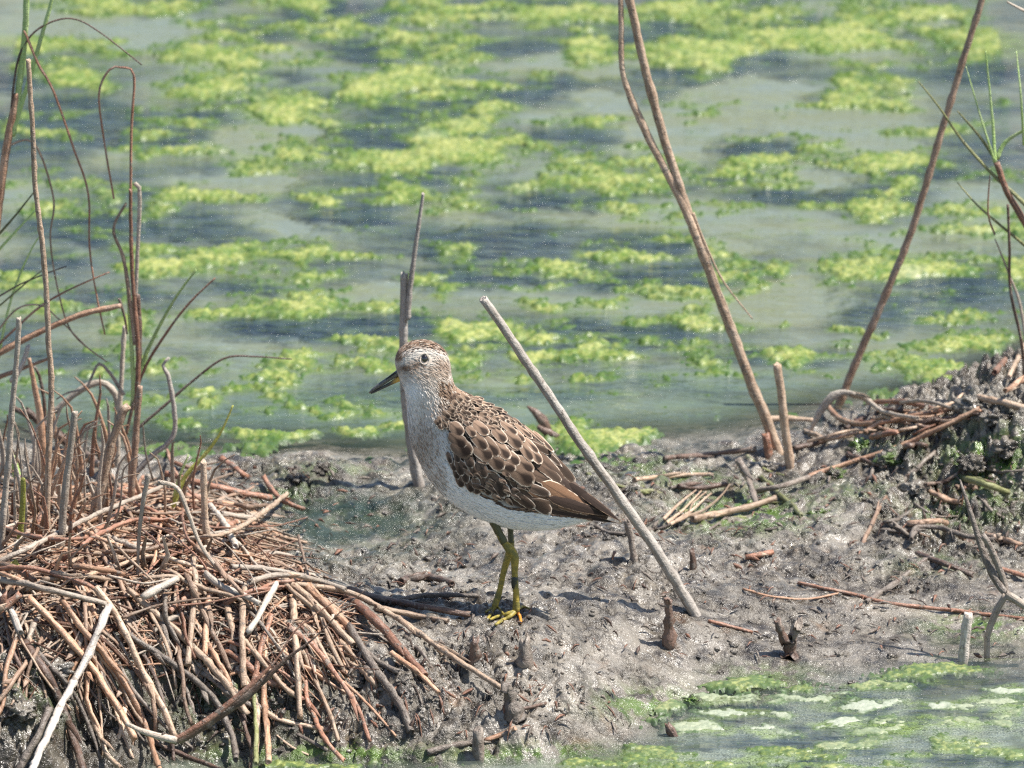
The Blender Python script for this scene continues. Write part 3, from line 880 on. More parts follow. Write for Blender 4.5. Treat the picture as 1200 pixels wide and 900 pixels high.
def feather_mesh(name, kind, mat):
    nx, ny = 10, 6
    V = []; F = []; U = []
    def w(x):
        if kind == 'round': return (math.sin(math.pi * min(1, x * .97 + .03) ** 1.15) ** .62) if 0 < x < 1 else .02
        if kind == 'oval': return max(.03, (1 - (1 - min(1, x / .35)) ** 2) ** .5 * (1 - max(0, (x - .62) / .38) ** 2.4) ** .5) if x < 1 else .03
        return max(.03, (1 - (1 - min(1, x / .3)) ** 2) ** .5 * (1 - max(0, (x - .35) / .65) ** 1.7)) if x < 1 else .02
    for i in range(nx + 1):
        x = 1 - (1 - i / nx) ** 1.25
        for j in range(ny + 1):
            v = j / ny * 2 - 1
            V.append((x + random.uniform(-.012, .012), v * .5 * w(x) * (1 + (random.uniform(-.09, .05) if abs(v) > .9 else 0)), .06 * (1 - v * v) * w(x) - .05 * x * x)); U.append((x, v))
    for i in range(nx):
        for j in range(ny):
            a = i * (ny + 1) + j
            F.append((a, a + ny + 1, a + ny + 2, a + 1))
    me = bpy.data.meshes.new(name); me.from_pydata(V, [], F)
    l = me.uv_layers.new(name='UVMap')
    l.data.foreach_set('uv', [c for f in F for i in f for c in U[i]])
    me.polygons.foreach_set('use_smooth', [True] * len(F)); me.materials.append(mat)
    return me
FMESH = {}
def feather(bx, by, tx, ty, w, kind, shape='oval', lift=(.0003, .0016), Y=-.006, name='feather', roll=0):
    key = (kind, shape)
    if key not in FMESH: FMESH[key] = feather_mesh('feather_' + kind, shape, FM[kind])
    if w < 24 and kind != 'prim':
        tx += random.uniform(-1.6, 1.6); ty += random.uniform(-1.4, 1.4); w *= random.uniform(.86, 1.12)
    b, nb = SB(bx, by, Y); t, nt = SB(tx, ty, Y)
    n = (nb + nt).normalized()
    b = b + nb * lift[0] * .8; t = t + nt * lift[1] * .62
    d = t - b; L = d.length; d.normalize()
    n = (n - d * n.dot(d)).normalized()
    if roll: n = Matrix.Rotation(roll, 3, d) @ n
    s = n.cross(d)
    M = Matrix(((d.x * L, s.x * w * S, n.x * w * S, b.x - BO.x), (d.y * L, s.y * w * S, n.y * w * S, b.y - BO.y), (d.z * L, s.z * w * S, n.z * w * S, b.z - BO.z), (0, 0, 0, 1)))
    o = bpy.data.objects.new(name, FMESH[key]); COL.objects.link(o)
    o.parent = bird; o.matrix_local = M
    return o
def Z7(x, y): return 480 + x / 4.5, 440 + y / 4.5
def big(bx, by, tx, ty, w, kind, shape='oval', lift=(.0006, .0024), **k):
    a = Z7(bx, by); b = Z7(tx, ty); feather(*a, *b, w / 4.5, kind, shape, lift, **k)
# primaries and tail
big(800, 560, 1118, 772, 62, 'prim', 'long', (.001, .0016), Y=-.004)
big(700, 700, 1112, 782, 34, 'prim', 'long', (.000, .0008), Y=-.003, name='tail_feather')
big(720, 640, 1070, 745, 60, 'prim', 'long', (.001, .0018), Y=-.004)
big(640, 680, 1000, 752, 40, 'covert', 'long', (.0005, .001), Y=-.003)
big(860, 600, 1120, 774, 44, 'prim', 'long', (.0030, .0034), Y=-.0052)
big(780, 545, 985, 690, 50, 'prim', 'long', (.0014, .0022), Y=-.004)
# tertials
for a in [(640,650,930,735,48,'tertial'),(620,610,905,725,52,'rufous'),(690,560,948,718,84,'rufous'),(520,600,660,700,58,'tertial'),
          (520,520,742,728,88,'tertial'),(640,440,800,560,50,'tertial'),(690,380,875,565,50,'tertial'),(660,400,850,575,40,'tertial'),
          (560,560,740,632,56,'covert'),(600,500,822,608,62,'tertial'),(620,370,826,588,84,'tertial'),(600,340,756,410,36,'tertial'),
          (640,330,800,480,34,'covert')]:
    big(*a, lift=(.0010, .0030))
# greater coverts along the lower wing edge
for a in [(300,540,330,612,50),(340,530,372,625,52),(375,520,430,632,56),(440,510,500,640,60),(400,500,520,630,84),(250,520,280,580,42),(240,480,262,545,38),
          (215,440,240,500,36),(200,400,225,465,34)]:
    big(*a, 'covert', 'oval', (.0012, .0034))
for a in [(280,450,310,560,52),(320,450,352,545,52),(360,440,400,540,62),(250,430,275,520,44),(300,410,330,480,46),(240,390,262,455,40)]:
    big(*a, 'covert', 'oval', (.0020, .0040))
# scapulars
for a in [(520,480,650,560,92),(540,430,640,510,78),(620,380,690,462,58),(430,470,560,500,70),(480,400,570,470,76),(560,340,640,450,66),(400,400,500,495,84),
          (590,330,665,420,40),(440,350,520,440,70),(490,300,578,388,66),(340,370,440,440,84),(380,320,470,420,66),(540,290,600,360,44),
          (320,300,405,385,70),(220,340,330,420,88),(300,270,350,330,52),(210,300,300,375,72),(430,280,500,350,56),(215,250,285,320,60),
          (330,250,410,320,56),(470,250,560,320,46),(540,260,640,350,40),(590,270,700,370,36),(640,300,755,408,36)]:
    big(*a, 'scap', 'oval', (.0026, .0052))
for k in range(70):
    x, y = random.uniform(528, 622), random.uniform(490, 585)
    if y > wing_bottom(x) - 8 or y < 462 + (x - 530) * .75: continue
    fx, fy = flow(x, y); fx += random.uniform(-.25, .25); fy += random.uniform(-.25, .25); L = random.uniform(9, 15)
    feather(x, y, x + fx * L, y + fy * L, L * random.uniform(.4, .6), random.choice(['mantle', 'scap', 'covert']), 'long', (.0022, random.uniform(.0036, .0052)), roll=random.uniform(-.2, .2))
# mantle rows, back of neck to rump
rng = random.Random(5)
for row in range(13):
    t = row / 12
    for k in range(20):
        s = k / 19
        # dorsal line
        xs = [540, 556, 580, 604, 626, 642, 656]; ys = [459, 466, 478, 493, 511, 529, 546]
        dx = float(np.interp(s, np.linspace(0, 1, 7), xs)); dy = float(np.interp(s, np.linspace(0, 1, 7), ys))
        # offset inwards, perpendicular
        off = 2 + t * 46 * (1 - .72 * s)
        x = dx - off * .62 - 0 + rng.uniform(-2, 2); y = dy + off * .72 + rng.uniform(-2, 2)
        if x < 508 or s > .93: continue
        z = Vector(((x - 480) * 4.5, (y - 440) * 4.5))
        if z.y > 300 and z.x > 190: continue
        fx, fy = flow(x, y)
        L = rng.uniform(9, 13) * (1 + .4 * s); w = L * rng.uniform(.42, .6) * (1 - .2 * s)
        fx += rng.uniform(-.3, .3); fy += rng.uniform(-.3, .3)
        feather(x, y, x + fx * L, y + fy * L, w, 'mantle' if rng.random() < .8 else 'scap', 'oval', (.0012, .0030 + .001 * rng.random()), roll=rng.uniform(-.2, .2))

# --- head details
EYE = Mat('eye_gloss').out(color=(.012, .008, .007), rough=.04, spec=.8, coat=1.0)
p, n = SB(497.6, 420.6)
def uv_sphere(name, c, r, mat, parent, sq=(1, 1, 1), seg=20, ring=12):
    V = []; F = []
    for i in range(ring + 1):
        th = math.pi * i / ring
        for k in range(seg):
            ph = 2 * math.pi * k / seg
            V.append(c + Vector((sq[0] * r * math.sin(th) * math.cos(ph), sq[1] * r * math.sin(th) * math.sin(ph), sq[2] * r * math.cos(th))))
    for i in range(ring):
        for k in range(seg):
            F.append((i * seg + k, (i + 1) * seg + k, (i + 1) * seg + (k + 1) % seg, i * seg + (k + 1) % seg))
    me = mesh_from(name, V, F, None, BO, mat)
    return link(name, me, parent=parent)
uv_sphere('eye', p - n * (3.0 * S), 5.3 * S, EYE, bird, (.92, .9, 1.1))
p2 = Vector((p.x, -p.y, p.z)); uv_sphere('eye', p2 + Vector((0, -2.4 * S, 0)), 4.9 * S, EYE, bird)
# eye ring
ringpts = []
sd = n.cross(UP).normalized(); uu = sd.cross(n).normalized()
for k in range(17):
    a = 2 * math.pi * k / 16
    ringpts.append(p + sd * (5.7 * S * math.cos(a)) + uu * (6.4 * S * math.sin(a)) + n * .0002)
RINGM = Mat('eye_ring_feather').out(color=(.52, .46, .39), rough=.8, spec=.1)
V2, F2, U2 = tube_data(ringpts, [.55 * S] * 17, segs=6, rough=.15, step=.0012, hollow=False)
link('eye_ring', mesh_from('eye_ring', V2, F2, U2, BO, RINGM), parent=bird)

# bill: two mandibles
MB = Mat('bill_horn'); Pp = MB.pos()
bf = MB.attr('base')
bc = MB.mix(MB.ramp(MB.noise(1500, 3, .6, Pp), .4, .7), (.06, .055, .052), (.17, .155, .145))
MB.b.inputs['Coat Weight'].default_value = .6
BILLU = MB.out(color=MB.mix(MB.ramp(bf, .75, 1.0, 0, .5), bc, (.25, .17, .10)), rough=.32, spec=.5)
ML = Mat('lower_bill_horn'); bf = ML.attr('base')
BILLL = ML.out(color=ML.mix(ML.ramp(bf, .45, .72), (.075, .065, .055), (.70, .42, .08)), rough=.35, spec=.5)
def mandible(name, path, mat):
    V = []; F = []; at = []
    pts = catmull([(W(x, y, Yo), (a, b)[0]) for x, y, a, b, Yo in path], .0012)
    hb = catmull([(Vector((a, b, 0)), 0.0) for x, y, a, b, Yo in path], 1e9) if False else None
    n = len(pts); sg = 12
    ws = [q[2] for q in path]; hs_ = [q[3] for q in path]
    tot = [0]
    for i in range(1, len(path)): tot.append(tot[-1] + (W(*path[i][:2]) - W(*path[i - 1][:2])).length)
    acc = 0
    for i, (p, _) in enumerate(pts):
        if i: acc += (p - pts[i - 1][0]).length
        wv = float(np.interp(acc, tot, ws)) * S; hv = float(np.interp(acc, tot, hs_)) * S
        tan = (pts[min(i + 1, n - 1)][0] - pts[max(i - 1, 0)][0]).normalized()
        sidev = Vector((0, -1, 0)); upv = tan.cross(sidev).normalized()
        for k in range(sg):
            a = 2 * math.pi * k / sg
            V.append(p + sidev * wv * math.cos(a) + upv * hv * math.sin(a)); at.append(1 - i / (n - 1))
    for i in range(n - 1):
        for k in range(sg):
            F.append((i * sg + k, i * sg + (k + 1) % sg, (i + 1) * sg + (k + 1) % sg, (i + 1) * sg + k))
    F.append(tuple(reversed(range(sg)))); F.append(tuple(range((n - 1) * sg, n * sg)))
    me = mesh_from(name, V, F, None, BO, mat); attr(me, 'base', at)
    return link(name, me, parent=bird)
mandible('upper_bill', [(476,431.5,5.2,5.4,-.001),(467,436.8,3.6,4.0,-.001),(456,443.8,2.6,2.8,-.001),(446,450.5,2.4,2.7,-.001),(437,456.8,1.9,2.1,-.001),(432.6,460.6,.8,.9,-.001)], BILLU)
mandible('lower_bill', [(480,441,5,4.4,-.001),(470,443.0,3.8,3.4,-.001),(459,448.6,2.7,2.3,-.001),(449,453.8,2.1,1.7,-.001),(439,459.0,1.5,1.2,-.001),(434.5,461.2,.7,.6,-.001)], BILLL)
V2, F2, U2 = tube_data([W(463, 436.6, -.0036), W(457, 441, -.0030), W(452, 444.5, -.0025)], [.9 * S, .8 * S, .3 * S], segs=6, step=.001, hollow=False)
link('nostril', mesh_from('nostril', V2, F2, U2, BO, Mat('nostril_dark').out(color=(.01, .008, .008), rough=.5)), parent=bird)

# legs
LG = Mat('leg_skin'); Pp = LG.pos(); sc = LG.noise(900, 3, .6, Pp); bl = LG.noise(160, 3, .6, Pp)
c = LG.mix(LG.ramp(bl, .4, .62), (.36, .27, .045), (.19, .165, .04))
c = LG.mix(LG.ramp(sc, .55, .7, 0, .5), c, (.09, .08, .03))
LEGM = LG.out(color=c, rough=.5, spec=.4, normal=LG.bump(LG.noise(1500, 2, .5, LG.scalev(Pp, (.3, .3, 1.4))), .0004, .8))
LO = Mat('toe_orange_skin').out(color=(.52, .20, .02), rough=.45)
LD = Mat('leg_dark_band').out(color=(.035, .04, .03), rough=.5)
LT = Mat('upper_leg_skin').out(color=(.085, .085, .035), rough=.5)
def leg(tibia, tarsus, toes, hipY, foot_px, footlift):
    ft = G(*foot_px, footlift)
    path = tibia + tarsus
    n = len(path)
    def PY(i): return hipY + (ft.y - hipY) * min(1, (i / (n - 1)) ** .8)
    allp = [W(x, y, PY(i)) for i, (x, y, r) in enumerate(path)]
    allp[-1] = ft
    V, F, U = tube_data(allp, [q[2] * S for q in path], segs=12, rough=.035, step=.0022, hollow=False, jag=.05)
    lg = link('leg', mesh_from('leg', V, F, U, BO, LEGM), parent=bird)
    nt = len(tibia)
    V, F, U = tube_data([p + FWD * -.0003 for p in allp[:nt]], [q[2] * S * 1.10 for q in tibia], segs=10, rough=.06, step=.002, hollow=False, jag=.1)
    link('tibia', mesh_from('tibia', V, F, U, BO, LT), parent=lg)
    for tp, rr, m in toes:
        pts = [ft + Vector((0, 0, .0005))] + [G(x, y, .0022) for x, y in tp]
        V, F, U = tube_data(pts, lerp_r(rr, rr * .55, len(pts)), segs=8, rough=.10, step=.0016, hollow=False, jag=.1)
        link('toe', mesh_from('toe', V, F, U, BO, m), parent=lg)
    return lg, allp
# farther leg
leg([(597,606,4.6),(598,622,3.2),(599,636,3.4)], [(598,646,5.2),(595,656,4.4),(590,672,3.5),(586,690,3.5),(582,704,4.0),(579,712,3.9)],
    [([(576,718),(571.5,725)],2.8,LEGM),([(584,712),(589,718)],2.3,LEGM),([(574,714),(569,717)],2.2,LEGM)], .010, (580,711), .004)
# nearer leg
lg2, ap = leg([(577,606,5.6),(583,620,4.4),(591,636,4.2)], [(599,646,6.0),(603,655,5.2),(603,668,3.9),(604,684,3.5),(605,698,3.9),(605,708,4.4),(604.5,716,4.6)],
    [([(598,722),(588,727),(581,732)],3.1,LEGM),([(596,719),(584,722),(574,726)],2.8,LEGM),([(609,722),(610.5,730)],2.7,LO),([(612,711),(617,712),(622,714)],2.1,LEGM)], -.010, (604.5,716), .004)
i0 = [W(603.2, 676, ap[6].y), W(603.8, 689, ap[6].y + .0005)]
V, F, U = tube_data(i0, [4.3 * S, 4.1 * S], segs=12, rough=.05, step=.002, hollow=False, jag=.15)
link('leg_band', mesh_from('leg_band', V, F, U, BO, LD), parent=lg2)

# ------------------------------------------------------------------ sticks and standing stems
standing('broken_stick', 'stick', 'pale straight stick leaning left with its foot in the mud right of the bird',
         [(813,719),(792,682),(762,635),(724,581),(690,533),(650,474),(610,414),(566,350)], 6.9, 5.0, 'grey', lean=-.03, node=.06, rough=.06, segs=12)
twin = link('forked_stick', None, label='pale forked stick rising from the mud behind the head of the bird', cat='stick', loc=G(490, 570))
tY = twin.location.y
tube_obj('stem', [W(x, y, tY) for x, y in [(492,574),(486,540),(480,505),(475,460),(473,400),(474,360),(473.5,319)]], lerp_r(7.2, 4.8, 7), 'grey', twin, rough=.08, jag=1.2, segs=10)
tube_obj('branch', [W(x, y, tY - .002) for x, y in [(478,375),(480,340),(486,295),(491,260),(496,226)]], lerp_r(4.0, 2.0, 5), 'grey', twin, rough=.06, jag=1.2, node=.03)

reed = link('tall_reed', None, label='tall tan reed with a split sheath, slanting up to the top right of centre', cat='reed', loc=G(913, 532))
rY = reed.location.y
tube_obj('stem', [W(x, y, rY) for x, y in [(914,536),(896,487),(880,448),(850,368),(818,282),(790,200),(762,104),(738,0),(732,-40)]], lerp_r(7.2, 5.0, 9), 'tan', reed, node=.075, rough=.04, segs=12)
tube_obj('sheath', [W(x, y, rY - .003) for x, y in [(832,318),(815,275),(798,235),(775,190),(750,140),(730,85),(728,30),(727,-30)]], [k * S for k in (2, 5, 5, 4.5, 5, 3.5, 3.5, 3)], 'tan', reed, flat=.3, rough=.05)
tube_obj('blade', [W(x, y, rY - .002) for x, y in [(812,250),(826,285),(848,330),(882,374)]], lerp_r(2.2, .7, 4), 'tan', reed, flat=.5)
standing('reed_stub', 'reed', 'short upright cut reed standing beside the foot of the tall tan reed', [(926,546),(920,500),(911,427)], 6.0, 4.8, 'tan', node=.03, rough=.06, jag=.6)
standing('reed_stub', 'reed', 'tiny reddish stub tucked against the foot of the tall tan reed', [(901,533),(897,508)], 6, 5, 'red', jag=.6)
standing('tall_reed', 'reed', 'thin knotty brown reed slanting up to the right of the tall tan one', [(983,474),(1008,413),(1040,340),(1071,262),(1100,165),(1130,66),(1160,-30)], 5.2, 4.0, 'brown', node=.032, rough=.05, segs=10, Y=None)
lf = [W(x, y, G(985, 500).y - .02) for x, y in [(944,520),(953,498),(964,478),(976,464),(990,459),(1002,462)]]
tube_obj('folded_leaf', lf, [k * S for k in (.5, 3.2, 5.6, 6, 3.0, 2.5)], 'white', None, 'bleached dry leaf folded over at the foot of the thin brown reed', 'dry leaf', flat=.25)

# mud stumps
standing('stump', 'stump', 'dark bent peg in the mud just beyond the tail of the bird', [(744,656),(740,632),(734,608)], 5.5, 4, 'muddy', rough=.2, jag=1.5, step=.003, wob=.3)
standing('stump', 'stump', 'dark upright peg in front of the foot of the leaning stick', [(784,755),(783,728),(783,700)], 7.5, 4.6, 'dark', rough=.22, jag=2, node=.012, step=.003, wob=.3)
standing('stump', 'stump', 'small dark peg to the right of the leaning stick', [(812,664),(811,644)], 4.5, 3.2, 'dark', rough=.12)
fs = link('forked_stump', None, label='dark two-pronged stump in the mud at the right-hand water edge', cat='stump', loc=G(925, 768))
y = fs.location.y
tube_obj('stump_base', [W(925, 774, y), W(924, 758, y), W(925, 746, y)], [11 * S, 9 * S, 7 * S], 'dark', fs, rough=.28, jag=1.5, step=.003)
tube_obj('prong', [W(921, 752, y - .001), W(916, 742, y - .002), W(912, 728, y - .002)], [5 * S, 4 * S, 3.6 * S], 'dark', fs, rough=.28, jag=2, step=.0025)
tube_obj('prong', [W(928, 750, y), W(932, 740, y), (W(936, 730, y))], [7 * S, 5.5 * S, 5 * S], 'muddy', fs, rough=.28, jag=2, step=.0025)
standing('stump', 'stump', 'straight grey peg standing in the green shallows at the right', [(1128,774),(1131,745),(1135,718)], 6.5, 5, 'grey', rough=.1, node=.02, jag=.5)
tw = link('dry_twig', None, label='forked dry twig arching out of the shallows at the right edge', cat='twig', loc=G(1158, 770))
y = tw.location.y
tube_obj('stem', [W(a, b, y) for a, b in [(1157,775),(1157,745),(1163,728),(1172,708),(1180,697)]], lerp_r(3.6, 4.6, 5), 'pale', tw, rough=.1)
tube_obj('branch', [W(a, b, y + .006 * i) for i, (a, b) in enumerate([(1180,697),(1164,675),(1150,640),(1139,605),(1128,572),(1125,562)])], [k * S for k in (4, 4.6, 4, 3, 1.6, .8)], 'muddy', tw, flat=.7)
tube_obj('branch', [W(a, b, y + .006) for a, b in [(1180,697),(1172,668),(1160,640),(1152,628)]], lerp_r(4, 4, 4), 'muddy', tw, flat=.7, jag=1)
tube_obj('branch', [W(a, b, y) for a, b in [(1178,696),(1190,703),(1206,713),(1230,722)]], lerp_r(6, 4, 4), 'pale', tw)
standing('stump', 'stump', 'stubby mud-caked peg low on the bank below the bird', [(561,890),(560,868),(560,854)], 6, 5, 'muddy', rough=.15)
standing('stump', 'stump', 'short reddish mud-caked stub just in front of the feet of the bird', [(612,778),(614,764),(614,750)], 10, 5, 'muddy', rough=.3, jag=1.5, step=.003)
standing('stump', 'stump', 'short mud-caked stub left of the one before the bird', [(556,770),(557,750)], 8, 5, 'dark', rough=.25, jag=1.5, step=.003)
standing('stump', 'stump', 'knobbly dark stub where a buried stem ends below the bird', [(600,838),(598,822),(592,806)], 10, 6, 'muddy', rough=.35, jag=1.5, step=.003)
standing('stump', 'stump', 'tiny dark stub in the shallow green water below the leaning stick', [(790,862),(782,848)], 7, 4, 'dark', rough=.3)

# plant at the right edge
pl = link('grass_plant', None, label='sedge with green blades and a reddish stem at the right edge', cat='plant', loc=G(1255, 470))
y = pl.location.y
for nm, pts, r0, r1, m, fl in [
  ('stem', [(1255,475),(1240,380),(1215,290),(1195,250),(1180,225),(1168,190)], 5, 4, 'red', 1),
  ('blade', [(1166,190),(1163,140),(1155,60)], 2.6, .8, 'green', .3), ('blade', [(1165,188),(1150,140),(1132,78)], 1.8, .6, 'green', .3),
  ('blade', [(1166,185),(1148,160),(1122,130)], 3, .8, 'olive', .3), ('blade', [(1168,186),(1180,165),(1215,145)], 3.6, 1.4, 'green', .3),
  ('blade', [(1250,290),(1200,238),(1166,207),(1128,165),(1100,125),(1076,95)], 3.4, .8, 'olive', .4),
  ('blade', [(1260,340),(1206,292),(1170,262),(1145,240),(1122,214)], 2.6, .8, 'olive', .4),
  ('blade', [(1200,170),(1196,110),(1191,60)], 2, .7, 'green', .3),
  ('stem', [(1200,440),(1197,400),(1184,340),(1183,290),(1181,240)], 2.2, 1.8, 'dark', 1),
  ('blade', [(1205,420),(1196,360),(1182,320),(1166,280)], 2.6, .8, 'pale', .4),
  ('blade', [(1166,275),(1158,250),(1160,205)], 1.4, .8, 'red', .5), ('blade', [(1215,20),(1195,10),(1180,2)], 2.2, 1.2, 'pale', .5)]:
    tube_obj(nm, [W(a, b, y - .01 * random.random()) for a, b in pts], lerp_r(r0, r1, len(pts)), m, pl, flat=fl, rough=.04)

# ------------------------------------------------------------------ left clump: upright stems
UPR = [
 ('tall_reed','reed','tall brown reed rising from the heap near the left edge, broken near its top',[(55,640),(56,560),(60,450),(57,400),(52,310),(42,225),(38,150),(33,70)],4.0,3.0,'tan',{'node':.05,'segs':10}),
 ('dry_leaf','dry leaf','orange leaf sheath rising at the far left edge',[(-10,330),(0,225),(12,150),(20,110)],6,4,'orange',{'flat':.5,'Y':'u'}),
 ('green_sedge','grass','broad bright green blade at the top left corner',[(16,150),(24,90),(29,40),(32,-20)],4,3.6,'green',{'flat':.3,'Y':'u'}),
 ('green_sedge','grass','second green blade fanning right at the top left corner',[(17,148),(35,90),(48,45),(64,-12)],3.4,2.2,'green',{'flat':.3,'Y':'u'}),
 ('dead_sedge','dry leaf','thin dark blade arching over to the right near the top left',[(12,152),(16,100),(24,62),(40,38),(65,24),(90,23),(120,40),(166,76)],1.7,.8,'dark',{'Y':'u'}),
 ('dead_sedge','dry leaf','brown blade dropping in a long arc right of the tall broken reed',[(32,44),(45,75),(62,105),(85,170),(103,225),(105,290),(112,340),(123,392)],1.8,1.0,'red',{'Y':'u'}),
 ('dead_sedge','dry leaf','thin brown blade hanging in a wavy line beside the tall broken reed',[(14,170),(32,164),(48,182),(63,235),(59,280),(68,340),(85,390),(125,424)],1.6,.9,'tan',{'Y':'u'}),
 ('dead_sedge','dry leaf','thin brown blade bent into a hairpin above the heap',[(132,224),(122,165),(116,110),(128,82),(142,79),(157,88),(154,150),(153,232)],1.3,1.8,'red',{'Y':'u'}),
 ('thin_reed','reed','slim brown reed with torn sheaths standing beside the green blades',[(157,560),(160,480),(162,420),(158,360),(154,300),(153,222)],3.9,2.2,'red',{'node':.05,'segs':10}),
 ('dry_leaf','dry leaf','torn sheath curling off the left of the slim reed',[(157,395),(150,335),(144,300),(133,268),(148,238)],3,1.6,'tan',{'flat':.35,'Y':'v'}),
 ('dry_leaf','dry leaf','torn pale sheath along the right of the slim reed',[(158,390),(160,320),(163,260),(163,220),(158,215)],2.2,2.6,'pale',{'flat':.35,'Y':'v'}),
 ('dry_leaf','dry leaf','brown sheath wrapping the lower part of the slim reed',[(162,425),(163,385),(160,345)],4,4.5,'dark',{'flat':.6,'Y':'v'}),
 ('green_sedge','grass','pale green blade leaning right out of the slim reed',[(157,468),(166,430),(180,396),(205,350),(230,316)],3.6,1.2,'green',{'flat':.3,'Y':'v'}),
 ('dead_sedge','dry leaf','dark red blade leaning right beside the pale green one',[(150,500),(166,440),(195,390),(222,355),(252,326)],2.4,1.0,'red',{'flat':.6,'Y':'v'}),
 ('green_sedge','grass','short upright green blade against the slim reed',[(157,470),(155,420),(152,380),(149,340)],3.4,1.0,'green',{'flat':.3,'Y':'v'}),
 ('bent_reed','reed','thick reddish reed leaning in from the left edge and snapped at its end',[(-20,425),(20,402),(55,385),(100,367),(142,358)],4.6,3.8,'orange',{'Y':'u','node':.06}),
 ('dead_sedge','dry leaf','snapped tip hanging from the end of the thick leaning reed',[(142,358),(146,372),(149,392)],2,1.2,'dark',{'Y':'u'}),
 ('dead_sedge','dry leaf','thin reddish blade crossing behind the tall broken reed',[(-10,412),(40,365),(80,340),(128,319)],2.0,.9,'red',{'Y':'u'}),
 ('dead_sedge','dry leaf','lowest thin orange blade crossing behind the tall broken reed',[(-10,445),(25,432),(57,420)],3.4,1.8,'orange',{'Y':'u'}),
 ('reed_stub','reed','grey broken reed stub near the left edge',[(0,650),(8,560),(16,460),(21,400),(22,372)],4.0,3.0,'pale',{'node':.03}),
 ('reed_stub','reed','short branch stub fused to the grey broken stub',[(18,440),(27,425),(33,405)],4,3,'grey',{'Y':'u'}),
 ('reed_stub','reed','pale cut reed stub standing in the heap',[(70,650),(76,580),(82,530),(88,482)],4.6,3.7,'pale',{'node':.03}),
 ('reed_stub','reed','thin grey snapped reed left of the slim reed',[(137,545),(140,480),(143,430),(146,382)],3.6,3.0,'pale',{'node':.04}),
 ('curled_twig','twig','gnarled twig curling upwards right of the slim reed',[(155,560),(175,537),(200,516),(205,495),(201,460),(196,438),(191,428),(198,419)],4.6,2.2,'grey',{'rough':.14}),
 ('dead_sedge','dry leaf','dark thin blade rising right and bending level over the water',[(166,498),(190,478),(225,447),(263,420),(300,418),(342,421)],2.2,.8,'dark',{'Y':'v'}),
 ('bent_reed','reed','thick pale sheathed stem leaning right below the green blades',[(105,620),(118,570),(130,520),(145,480),(150,476)],5.6,5,'tan',{'node':.02,'rough':.12}),
 ('bent_reed','reed','pale dry stem arched over like a hook',[(132,530),(138,490),(135,462),(118,448),(96,456),(78,470),(64,483)],5,4,'pale',{'rough':.1}),
 ('dry_leaf','dry leaf','shrivelled pale leaf kinked above the hooked stem',[(140,455),(128,436),(116,426),(108,440),(100,455),(80,460),(66,468)],2.6,1.0,'pale',{'flat':.4,'Y':'v'}),
 ('thin_reed','reed','dark straight stem directly below the slim reed',[(152,600),(157,540),(160,500),(164,452)],4.2,3.4,'brown',{'node':.03}),
 ('green_sedge','grass','yellowish green blade leaning right at the back of the heap',[(201,598),(215,562),(238,535),(258,508),(273,475)],4,1.0,'yellow',{'flat':.3}),
 ('green_sedge','grass','short green blade under the yellowish one',[(203,588),(210,560),(221,533)],3,1,'green',{'flat':.3}),
 ('thin_reed','reed','upright reddish peg at the right rim of the heap',[(243,645),(240,600),(238,540)],4.4,3.4,'tan',{'node':.03,'jag':.8}),
 ('dead_sedge','dry leaf','bleached thin leaf arched over the back right of the heap',[(243,545),(262,541),(285,560),(318,590)],1.8,1.5,'white',{'flat':.4}),
 ('dead_sedge','dry leaf','lower bleached thin leaf arched at the back right of the heap',[(242,580),(258,573),(272,588),(300,603)],1.5,1.1,'white',{'flat':.4}),
 ('bent_reed','reed','dark red stem slanting through the back of the heap at left',[(120,545),(95,530),(60,505),(30,480)],6,5,'dark',{}),
 ('bent_reed','reed','long orange leaf standing behind the grey broken stub',[(52,560),(48,500),(40,450),(34,420)],6,2,'orange',{'flat':.4}),
 ('dry_leaf','dry leaf','dark narrow leaf upright behind the grey broken stub',[(50,540),(52,480),(46,440),(38,428)],3,1.6,'dark',{'flat':.4}),
 ('green_sedge','grass','thin green blade crossing the left edge high up',[(-12,305),(15,275),(41,247)],2.2,1,'green',{'flat':.3,'Y':'u'}),
 ('green_sedge','grass','dull green blade above the thin one at the left edge',[(-12,285),(10,262),(40,225)],2.0,.8,'olive',{'flat':.3,'Y':'u'}),
 ('green_sedge','grass','curved green blade rising against the left edge',[(0,410),(8,370),(20,330),(38,290),(48,275)],2.0,.8,'green',{'flat':.3,'Y':'u'}),
 ('dead_sedge','dry leaf','dark wiry blade fanning right from the left edge',[(-5,350),(20,335),(50,322),(78,312)],1.2,.7,'dark',{'Y':'u'}),
 ('green_sedge','grass','olive wiry blade fanning right from the left edge',[(-5,362),(15,345),(35,328),(56,312)],1.4,.7,'olive',{'Y':'u'}),
 ('dead_sedge','dry leaf','tan wiry blade drooping right from the left edge',[(0,385),(20,362),(48,358),(70,375),(102,407)],1.4,.8,'tan',{'Y':'u'}),
 ('green_sedge','grass','yellow green blade low in the heap at the far left',[(22,640),(26,600),(27,560)],4,3,'yellow',{'flat':.3}),
 ('green_sedge','grass','broad green blade half hidden at the left of the heap',[(22,575),(18,550),(12,530)],7,3,'green',{'flat':.3}),
 ('green_sedge','grass','bright yellow leaf tip at the left edge of the heap',[(6,678),(12,668),(20,658)],6,4,'yellow',{'flat':.3}),
 ('dead_sedge','dry leaf','pale leaf hanging straight down over the middle of the heap',[(172,566),(166,600),(162,640),(161,695)],3,1.4,'pale',{'flat':.4,'Y':'w'}),
 ('dead_sedge','dry leaf','pale leaf looping down over the right of the heap',[(195,568),(208,572),(220,600),(236,640),(262,672),(290,686)],3,2,'pale',{'flat':.4,'Y':'w'}),
]
YU = G(60, 560).y + .02; YV = G(158, 556).y - .004; YW = G(160, 660).y - .02
